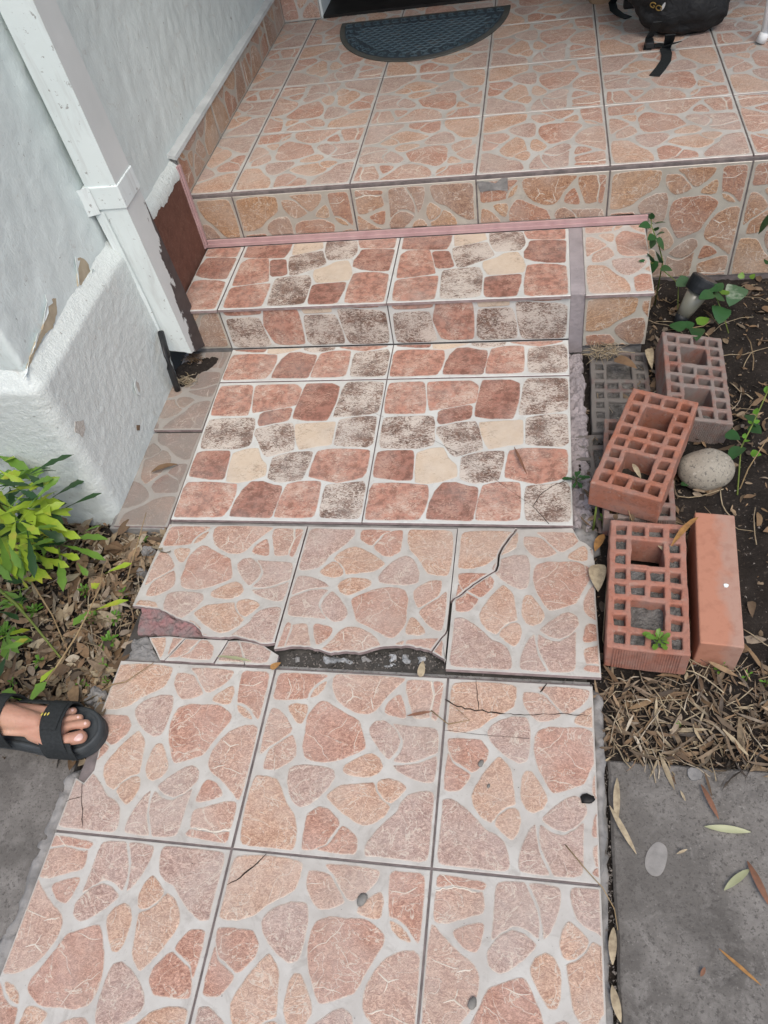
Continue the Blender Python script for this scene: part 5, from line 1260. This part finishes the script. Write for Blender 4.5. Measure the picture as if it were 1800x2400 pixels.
# ------------------------------------------------------------------ foot in a sandal
def remeshed(name, mb, mat, voxel=.0022, it=6, fac=.6):
    o = obj(name, mesh(name, mb.v, mb.f, [mat])); m = o.modifiers.new('r', 'REMESH'); m.mode = 'VOXEL'; m.voxel_size = voxel; m.use_smooth_shade = True
    s = o.modifiers.new('s', 'SMOOTH'); s.iterations = it; s.factor = fac
    bpy.context.view_layer.update(); me = bpy.data.meshes.new_from_object(o.evaluated_get(bpy.context.evaluated_depsgraph_get()))
    bpy.data.objects.remove(o); me.name = name; me.materials.clear(); me.materials.append(mat); me.polygons.foreach_set('use_smooth', [True]*len(me.polygons)); return me
def chain(mb, pts, n=16, flat=1.0):
    """tapered tube with rounded ends through (point, radius)"""
    P = [Vector(p) for p, _ in pts]; Rr = [r for _, r in pts]; a, c = (P[0]-P[1]).normalized(), (P[-1]-P[-2]).normalized(); PP = []; RR = []
    for k in (80, 55, 25): PP.append(P[0]+a*Rr[0]*math.sin(RAD(k))); RR.append(Rr[0]*math.cos(RAD(k)))
    for i in range(len(P)-1):
        for s in range(4): t = s/4; PP.append(P[i].lerp(P[i+1], t)); RR.append(Rr[i]+(Rr[i+1]-Rr[i])*t)
    PP.append(P[-1]); RR.append(Rr[-1])
    for k in (25, 55, 80): PP.append(P[-1]+c*Rr[-1]*math.sin(RAD(k))); RR.append(Rr[-1]*math.cos(RAD(k)))
    mb.tube(PP, RR, n, 0, True, flat)
m = Mat('skin', .5, .35); c = m.mix(m.ramp(m.noise(28, 5), [(.3, 0.0), (.7, 1.0)]), (.43, .255, .175), (.50, .31, .225)); c = m.mix(m.ramp(m.noise(9, 3), [(.42, 0.0), (.66, .7)]), c, (.40, .20, .145)); m.color(c)
m.b.inputs['Subsurface Weight'].default_value = .12; m.b.inputs['Subsurface Radius'].default_value = (.006, .002, .001); m.bump(m.math('ADD', m.noise(260, 3), m.math('MULTIPLY', m.noise(55, 5, .6, .6, m.pos((1.6, .5, 1))), 2.2)), .45, .0016); SKIN = m.m
ZF = (0, 1600, 5.184)
fz = lambda x, y, z: zp(x, y, z, ZF)
foot = tag(empty('person', (-.46, .175, 0)), 'bare foot in a black strapped sandal stepping onto the path edge', 'person'); bpy.context.view_layer.update()
FM = Matrix.Translation((.46, -.175, 0))
mb = MB()
toes = [((980,660),(700,745),.0125,.0135), ((1045,500),(690,575),.0088,.0098), ((965,430),(700,480),.0080,.0092), ((890,345),(700,400),.0076,.0088), ((775,300),(680,340),.0072,.0085)]
for q, (t, bs, r1, r0) in enumerate(toes):
    tip, base = fz(*t, .042), fz(*bs, .047); mid = tip.lerp(base, .45)+Vector((0, 0, .0045)); back = base+Vector((-.055, (.013, .006, .002, -.003, -.008)[q], .004))
    chain(mb, [(tip, r1), (mid, r1*.93), (base, r0), (back, .013)])
cy0 = sum(fz(*bs, .047).y for _, bs, _, _ in toes)/5
ball = Vector((fz(640, 560, .047).x, cy0, .047))
chain(mb, [(ball+Vector((0, .002, -.001)), .034), (ball+Vector((-.045, .002, .006)), .035), (ball+Vector((-.10, -.002, .016)), .036)], 20, .42)
chain(mb, [(ball+Vector((-.03, -.004, .012)), .018), (ball+Vector((-.09, -.004, .032)), .026), (ball+Vector((-.135, -.004, .060)), .034), (ball+Vector((-.15, -.004, .11)), .033), (ball+Vector((-.155, -.004, .18)), .037), (ball+Vector((-.15, -.003, .30)), .052), (ball+Vector((-.135, 0, .42)), .054), (ball+Vector((-.145, -.004, .52)), .062), (ball+Vector((-.17, -.01, .66)), .070)], 20)
chain(mb, [(ball+Vector((-.10, -.002, .012)), .032), (ball+Vector((-.175, -.002, .014)), .030)], 18, .9)
for v in mb.v:
    v.z = max(v.z, .0315)
mb.v = [FM @ v for v in mb.v]
fo = obj('foot', remeshed('foot', mb, SKIN), foot)
DENIM = simple('dark_shorts', (.020, .024, .032), (.032, .038, .05), 60, .85, .5, .002)
mb = MB(); mb.tube([FM @ (ball+Vector(p)) for p in ((-.147, -.005, .545), (-.147, -.005, .55), (-.16, -.008, .62), (-.18, -.012, .72), (-.20, -.02, .84), (-.205, -.03, .93), (-.205, -.03, .935))], [.074, .086, .089, .094, .104, .10, .06], 28); mb.build('shorts', [DENIM], foot, True)
NAIL = simple('toenail', (.60, .40, .36), (.66, .47, .43), 40, .3, 0, .001, .5)
for q, (x, y, sx, sy) in enumerate([(945,660,.0105,.0085), (1030,492,.005,.0045), (945,422,.0042,.0038), (875,335,.0038,.0034)]):
    p = fz(x, y, .052 if q == 0 else .0475); o = rock('toenail', (0, 0, 0), sx, sy, .003, NAIL, q, 2, .03); o.parent = foot; o.location = FM @ p; o.rotation_euler = (0, .18, .0)
SOLE = simple('sandal_rubber', (.030, .036, .040), (.050, .058, .063), 40, .55, .3, .001); WEB = simple('sandal_webbing', (.013, .016, .017), (.024, .028, .030), 200, .8, .5, .001)
yc = cy0+.001; xt = fz(1245, 560, .03).x; hw = [(0, .030), (.03, .036), (.08, .036), (.13, .038), (.18, .045), (.215, .0485), (.24, .047), (.26, .041), (.275, .030), (.284, .015), (.287, 0)]
def outline(g=0.0):
    L = [(xt-.287+x, yc+h+g*(1 if h else 0)-.002) for x, h in hw]; Rr = [(xt-.287+x, yc-h*1.03-g*(1 if h else 0)+.0) for x, h in hw[:-1]]
    return ccw(chaikin(L+Rr[::-1], 2))
def ring(name, o1, z0, z1, inn, mat):
    i1 = inset(o1, inn); n = len(o1); mbb = MB(); i2 = inset(o1, inn*.35); mbb.add([(x, y, z0) for x, y in o1]+[(x, y, z1-.003) for x, y in o1]+[(x, y, z1) for x, y in i2]+[(x, y, z1-.005) for x, y in i1]+[(x, y, z0) for x, y in i1],
      sum([[(k, (k+1) % n, n+(k+1) % n, n+k), (n+k, n+(k+1) % n, 2*n+(k+1) % n, 2*n+k), (2*n+k, 2*n+(k+1) % n, 3*n+(k+1) % n, 3*n+k), (3*n+k, 3*n+(k+1) % n, 4*n+(k+1) % n, 4*n+k)] for k in range(n)], []))
    mbb.v = [FM @ v for v in mbb.v]; return mbb.build(name, [mat], sandal, True)
sandal = tag(empty('sandal', (-.46, .175, 0)), 'black sandal with wide straps and yellow stitched badge on the left foot', 'sandal'); bpy.context.view_layer.update()
o1 = outline()
mbb = MB(); mbb.prism(o1, .0022, .017); mbb.v = [FM @ v for v in mbb.v]; mbb.build('outsole', [SOLE], sandal)
ring('rim', inset(o1, .0012), .012, .033, .011, SOLE)
mbb = MB(); mbb.prism(inset(o1, .006), .012, .0295); mbb.v = [FM @ v for v in mbb.v]; mbb.build('footbed', [SOLE], sandal)
def strap(name, xa, xb, hy, hz, z0, shear, mat, a0=0, a1=180, yo=0, th=.003, n=20):
    mbb = MB(); V = []
    for k in range(n+1):
        a = RAD(a0+(a1-a0)*k/n); e = .75
        cy_, sz_ = math.copysign(abs(math.cos(a))**e, math.cos(a)), abs(math.sin(a))**e
        for d, (x) in ((0, xa), (0, xb), (th, xb), (th, xa)):
            V.append((x+shear*max(0, -math.cos(a)), yc+yo+(hy+d)*cy_, z0+(hz+d)*sz_))
    f = []
    for k in range(n):
        for j in range(4): f.append((4*k+j, 4*k+(j+1) % 4, 4*k+4+(j+1) % 4, 4*k+4+j))
    f += [(0, 1, 2, 3), (4*n+3, 4*n+2, 4*n+1, 4*n)]
    mbb.add(V, f); mbb.v = [FM @ v for v in mbb.v]; o = mbb.build(name, [mat], sandal, False, fix=True); bevel(o, .001, 2, 40); return o
xs0, xs1 = fz(455, 600, .07).x, fz(700, 600, .07).x
strap('toe_strap', xs0-.004, xs1, .0490, .0455, .024, .020, WEB, yo=-.003)
strap('strap_tab', xs0+.004, xs1-.004, .0515, .0482, .024, .0, WEB, 55, 105, yo=-.003)
strap('near_strap', xs0-.012, xs1+.012, .0500, .041, .020, .018, WEB, 128, 180, yo=-.003)
xk = fz(40, 480, .09).x
strap('ankle_strap', xk-.03, xk-.004, .043, .072, .03, 0, WEB)
strap('side_strap', xk-.01, xs0+.01, .0445, .040, .026, 0, WEB, 12, 52)
YEL = simple('yellow_stitch', (.55, .46, .08), (.62, .53, .12), 40, .6, 0)
for q, (x, y) in enumerate([(540,372), (580,370), (618,367)]):
    p = fz(x, y, .075); o = rock('badge_mark', (0, 0, 0), .0016, .0042, .0012, YEL, q, 2, .02); o.parent = sandal; o.location = FM @ Vector((p.x-.004, p.y-.002, .0752)); o.rotation_euler = (-.35, 0, 0)

# ------------------------------------------------------------------ doormat
MATR = Mat('mat_rubber', .5, .4); _c = MATR.mix(MATR.ramp(MATR.noise(6, 4), [(.3, 0.0), (.7, 1.0)]), (.026, .038, .050), (.040, .056, .070)); _c = MATR.mix(MATR.ramp(MATR.noise(30, 5), [(.55, 0.0), (.7, .5)]), _c, (.10, .095, .085)); MATR.color(_c); MATR = MATR.m
MATB = simple('mat_border', (.052, .056, .052), (.082, .085, .078), 14, .7, .3, .001); MATH = simple('mat_relief', (.060, .098, .122), (.09, .13, .152), 10, .45, .2, .001)
dm = tag(empty('doormat', (.079, 2.79, P_Z)), 'half round dark blue rubber doormat with key pattern border before the door', 'doormat'); bpy.context.view_layer.update()
a_, b_ = .305, .405
def half(g): return [(-a_+g, -g)]+[(-(a_-g)*math.cos(RAD(t)), -g-.012-(b_-2*g-.012)*math.sin(RAD(t))) for t in range(0, 181, 5)]+[(a_-g, -g)]
b = MB(); b.prism(ccw(half(0)), .0005, .006); bevel(b.build('base', [MATB], dm), .002)
b = MB(); b.prism(ccw(half(.022)), .005, .0072); b.build('field', [MATR], dm)
b = MB()                                # raised key motifs along the border
def key(cx, cy, s, ang):
    M = Matrix.Translation((cx, cy, 0)) @ Matrix.Rotation(ang, 4, 'Z'); w_ = s*.14
    for (x0, y0, x1, y1) in ((-.5, -.5, .5, -.36), (-.5, -.5, -.36, .5), (-.5, .36, .36, .5), (.22, -.1, .36, .5), (-.14, -.1, .36, .04), (-.14, -.1, 0, .2)): b.box((x0*s, y0*s, .006), (x1*s, y1*s, .0092), 0, M)
for k in range(17): key(-.27+.54*k/16, -.042, .027, 0)
for k in range(1, 22):
    t = math.pi*k/22; key(-(a_-.043)*math.cos(t), -.055-(b_-.098)*math.sin(t), .027, math.atan2(-(b_)*math.cos(t), a_*math.sin(t)))
ko = b.build('key_border', [MATH], dm); ko['kind'] = 'stuff'
b = MB()
for r in range(13):
    for c in range(-10, 11):
        x, y = (c+(r % 2)*.5)*.030, -.075-r*.021
        if (x/(a_-.068))**2+((y+.06)/(b_-.135))**2 > 1: continue
        pts = [(x+.0145*math.cos(RAD(t)), y-.0145*math.sin(RAD(t)), .0078) for t in range(0, 181, 30)]; b.tube(pts, .0022, 5)
so_ = b.build('scale_relief', [MATH], dm); so_['kind'] = 'stuff'

# ------------------------------------------------------------------ backpack
CLOTH = Mat('black_nylon', .62, .35); CLOTH.color(CLOTH.mix(CLOTH.ramp(CLOTH.noise(12, 5), [(.35, 0.0), (.7, 1.0)]), (.006, .007, .008), (.016, .018, .020))); CLOTH.bump(CLOTH.noise(22, 6, .6, 1.0), .8, .012); CLOTH = CLOTH.m
WEBB = simple('black_webbing', (.010, .013, .014), (.022, .026, .028), 250, .7, .5, .001)
bp = tag(empty('backpack', (.90, 2.46, P_Z)), 'black nylon backpack slumped on the porch floor with loose straps', 'backpack'); bpy.context.view_layer.update()
BI = Matrix.Translation((-.90, -2.46, -P_Z))
rings = [(.306, .03, .03, .925, 2.43), (.308, .075, .06, .922, 2.435), (.325, .110, .085, .918, 2.44), (.36, .140, .105, .910, 2.45), (.42, .165, .118, .895, 2.465), (.50, .180, .12, .875, 2.48), (.60, .175, .115, .865, 2.49), (.68, .14, .09, .86, 2.49), (.73, .07, .05, .86, 2.49), (.735, .01, .01, .86, 2.49)]
RG = []
for a, c in zip(rings, rings[1:]):
    for s in range(4): RG.append([a[i]+(c[i]-a[i])*s/4 for i in range(5)])
RG.append(rings[-1]); n = 64; mb = MB()
for (z, rx, ry, cx, cy) in RG:
    for k in range(n):
        t = 6.28319*k/n+.25; e = .72; ct, st = math.cos(t), math.sin(t)
        x, y = cx+rx*math.copysign(abs(ct)**e, ct), cy+ry*math.copysign(abs(st)**e, st)
        d = .016*fbm(x*11, y*11, z*15)-.014*abs(fbm(x*16+3, y*16, z*22))+.007*math.sin(z*55+x*50)*fbm(x*9, z*9, 2); mb.v.append(BI @ Vector((x+ct*d, y+st*d, max(z+.004*fbm(x*20, y*20, 5), P_Z+.002))))
for i in range(len(RG)-1):
    for k in range(n): mb.f.append((i*n+k, i*n+(k+1) % n, (i+1)*n+(k+1) % n, (i+1)*n+k)); mb.i.append(0)
mb.f.append(tuple(range(n))[::-1]); mb.i.append(0); mb.f.append(tuple((len(RG)-1)*n+k for k in range(n))); mb.i.append(0)
body = mb.build('bag_body', [CLOTH], bp, True)
def ribbon(parent, I, pts, wd, mat, name, th=.0022, face=None):
    """flat strap through points (p, sideways vector)"""
    mb = MB(); n = len(pts)
    for k, (p, s) in enumerate(pts):
        p = Vector(p); s = Vector(s).normalized()*wd/2; t = (Vector(pts[min(k+1, n-1)][0])-Vector(pts[max(k-1, 0)][0])).normalized(); u = t.cross(s).normalized()*th
        mb.v += [I @ (p-s-u*.5), I @ (p+s-u*.5), I @ (p+s+u*.5), I @ (p-s+u*.5)]
    for k in range(n-1):
        for j in range(4): mb.f.append((4*k+j, 4*k+(j+1) % 4, 4*k+4+(j+1) % 4, 4*k+4+j)); mb.i.append(0)
    mb.f += [(3, 2, 1, 0), (4*n-4, 4*n-3, 4*n-2, 4*n-1)]; mb.i += [0, 0]
    return mb.build(name, [mat], parent, False, fix=True)
ZK = (1300, 0, 3.318); kz = lambda x, y, z: zp(x, y, P_Z+z, ZK)
def flatstrap(pts, wd, name):
    P = [kz(*p) for p in pts]; out = []
    for k, p in enumerate(P):
        t = (P[min(k+1, len(P)-1)]-P[max(k-1, 0)]).normalized(); out.append((p, Vector((-t.y, t.x, .0))))
    return ribbon(bp, BI, out, wd, WEBB, name)
flatstrap([(900,270,.05),(885,340,.012),(860,380,.006),(872,420,.004),(865,470,.004),(825,530,.003),(775,590,.003)], .030, 'bottom_strap')
flatstrap([(960,330,.03),(880,350,.012),(800,350,.008),(745,362,.006)], .026, 'waist_strap')
flatstrap([(800,170,.09),(770,240,.05),(735,290,.03),(730,340,.008),(720,385,.004)], .024, 'side_strap')
flatstrap([(640,-40,.16),(560,-30,.08),(470,-15,.03),(448,20,.01),(460,75,.004),(510,115,.003),(575,138,.003)], .026, 'shoulder_strap_end')
b = MB(); q = BI @ kz(590, 30, .05); b.box((q.x-.022, q.y-.012, q.z-.012), (q.x+.02, q.y+.012, q.z+.016)); bevel(b.build('buckle', [RUBBER], bp), .006, 3)
b = MB(); q = BI @ kz(738, 335, .014); b.box((q.x-.012, q.y-.02, q.z-.008), (q.x+.012, q.y+.02, q.z+.008)); bevel(b.build('buckle', [RUBBER], bp), .003, 2)
from mathutils.bvhtree import BVHTree
BV = BVHTree.FromPolygons([bp.matrix_world @ v.co for v in body.data.vertices], [tuple(p.vertices) for p in body.data.polygons])
GOLD = simple('gold_thread', (.25, .165, .04), (.34, .23, .07), 60, .6, 0); WHT = simple('white_print', (.6, .62, .62), (.7, .72, .72), 30, .6, 0)
def on_bag(x, y):
    d = ray(ZK[0]+x/ZK[2], ZK[1]+y/ZK[2]).normalized(); h = BV.ray_cast(CAM_C, d); return (h[0], h[1]) if h[0] else None
h = on_bag(790, 45)
if h:
    fc = bpy.data.curves.new('letters', 'FONT'); fc.body = 'GO'; fc.size = .026; fc.extrude = .0008; fc.align_x = 'CENTER'; fc.align_y = 'CENTER'; fc.materials.append(GOLD)
    fo_ = bpy.data.objects.new('letters', fc); COL.objects.link(fo_); bpy.context.view_layer.update(); lm_ = bpy.data.meshes.new_from_object(fo_.evaluated_get(bpy.context.evaluated_depsgraph_get())); bpy.data.objects.remove(fo_); fo_ = obj('letters', lm_, bp); zz = h[1].normalized(); xx = (_R*.8-_U*.6); xx = (xx-zz*xx.dot(zz)).normalized(); yy = zz.cross(xx)
    MM = Matrix((xx, yy, zz)).transposed().to_4x4(); MM.translation = h[0]+zz*.004; fo_.matrix_local = BI @ MM
h = on_bag(842, 45)
if h:
    zz = h[1].normalized(); xx = (_R*.3+_U*.9); xx = (xx-zz*xx.dot(zz)).normalized(); yy = zz.cross(xx); MM = Matrix((xx, yy, zz)).transposed().to_4x4(); MM.translation = h[0]+zz*.003
    b = MB(); b.prism(chaikin([(-.013, -.004), (.0, -.0055), (.012, -.001), (.014, .003), (.002, .004), (-.01, .002)], 2), 0, .002, 0, BI @ MM); b.build('logo_mark', [WHT], bp)

# ------------------------------------------------------------------ white garden chair (only a leg is in view)
WMET = simple('white_tube', (.70, .73, .74), (.76, .79, .80), 20, .35, .1, .001, .5)
cf = atz(1786, 98, P_Z+.004)
ch = tag(empty('garden_chair', tuple(cf)), 'white metal garden chair leg at the right end of the porch', 'chair'); bpy.context.view_layer.update()
seatz = .43
def leg(dx, dy):
    b = MB(); b.tube([(dx, dy, .010), (dx-.004, dy+.010, .2), (dx-.006, dy+.02, seatz)], .0085, 10); b.tube([(dx+.006, dy, .012), (dx+.045, dy+.01, .2), (dx+.075, dy+.02, seatz)], .0085, 10)
    l = b.build('leg', [WMET], ch, True); c = MB(); c.tube([(dx-.004, dy, 0), (dx+.012, dy, 0), (dx+.016, dy, .026), (dx-.006, dy, .026)][:1]+[(dx+.003, dy, .024)], [.015, .013], 12); c.build('rubber_foot', [WMET], l, True); return l
for dx, dy in ((0, 0), (.40, 0), (0, .38), (.40, .38)): leg(dx, dy)
b = MB(); b.tube([(0, .02, seatz), (.46, .02, seatz), (.46, .42, seatz), (0, .42, seatz), (0, .02, seatz)], .009, 10); b.build('seat_frame', [WMET], ch, True)
for k in range(7): b = MB(); b.box((.01+.064*k, .02, seatz), (.055+.064*k, .42, seatz+.006)); b.build('seat_slat', [WMET], ch)
b = MB(); b.tube([(0, .42, seatz), (-.0, .48, seatz+.42), (.46, .48, seatz+.42), (.46, .42, seatz)], .009, 10); b.build('backrest', [WMET], ch, True)

# ------------------------------------------------------------------ brown shoe whose toe shows at the top edge
sp_ = atz(1408, 3, P_Z+.01); BRN = simple('brown_leather', (.09, .045, .025), (.14, .075, .04), 30, .5, .3, .001); WELT = simple('shoe_welt', (.30, .20, .12), (.36, .25, .16), 40, .7)
shoe = tag(empty('shoe', (sp_.x, sp_.y, P_Z)), 'brown shoe left of the backpack at the top edge', 'shoe')
pts = chaikin([(-.04, .27), (-.036, .18), (-.042, .08), (-.036, .02), (-.015, 0), (.015, 0), (.036, .02), (.044, .08), (.036, .18), (.034, .27), (0, .285)], 2)
b = MB(); b.prism(ccw(pts), .001, .022); b.build('sole', [WELT], shoe)
mb = MB(); chain(mb, [((0, .04, .035), .030), ((0, .10, .045), .036), ((0, .18, .06), .038), ((0, .24, .055), .036)], 18); chain(mb, [((0, .22, .06), .036), ((0, .235, .13), .034)], 18)
for v in mb.v: v.z = max(v.z, .0225)
obj('upper', remeshed('upper', mb, BRN, .004), shoe)

# ------------------------------------------------------------------ solar garden light
sol = tag(empty('solar_light', tuple(vz(600, 1400, -.03))), 'leaning black capped solar garden light with clear lens in the bed', 'garden light'); bpy.context.view_layer.update()
SI = Matrix.Translation(-sol.location)
LENS = Mat('frosted_lens', .25, .5); LENS.color((.26, .26, .21)); LENS.b.inputs['Transmission Weight'].default_value = .25; LENS.bump(LENS.noise(60, 3, .5, 0, LENS.pos((1, 1, .1))), .4, .002); LENS = LENS.m
PBLK = simple('black_plastic', (.010, .012, .014), (.020, .023, .026), 30, .5, .15, .001)
p0 = vz(600, 1345, -.012); p1 = vy(860, 1075, p0.y+.03); ax = Vector((.46, .30, .84)).normalized()
base_ = vz(625, 1345, -.006)
mb = MB(); mb.tube([SI @ (base_+ax*t) for t in (0, .025, .070)], [.0180, .0215, .0275], 24); mb.build('lens', [LENS], sol, True)
mb = MB(); mb.tube([SI @ (base_+ax*t) for t in (.066, .067, .084, .102, .104)], [.024, .0355, .0375, .0375, .0355], 28); bevel(mb.build('cap', [PBLK], sol, False), .0008)
mb = MB(); mb.tube([SI @ (base_+ax*t) for t in (.1035, .1048)], [.0295, .0290], 28); mb.build('solar_panel', [simple('solar_cell', (.012, .018, .026), (.02, .028, .038), 60, .25, 0)], sol)
mb = MB(); mb.tube([SI @ (base_+ax*t) for t in (-.05, -.012, .002)], [.003, .016, .0185], 16); mb.build('spike', [PBLK], sol, True)
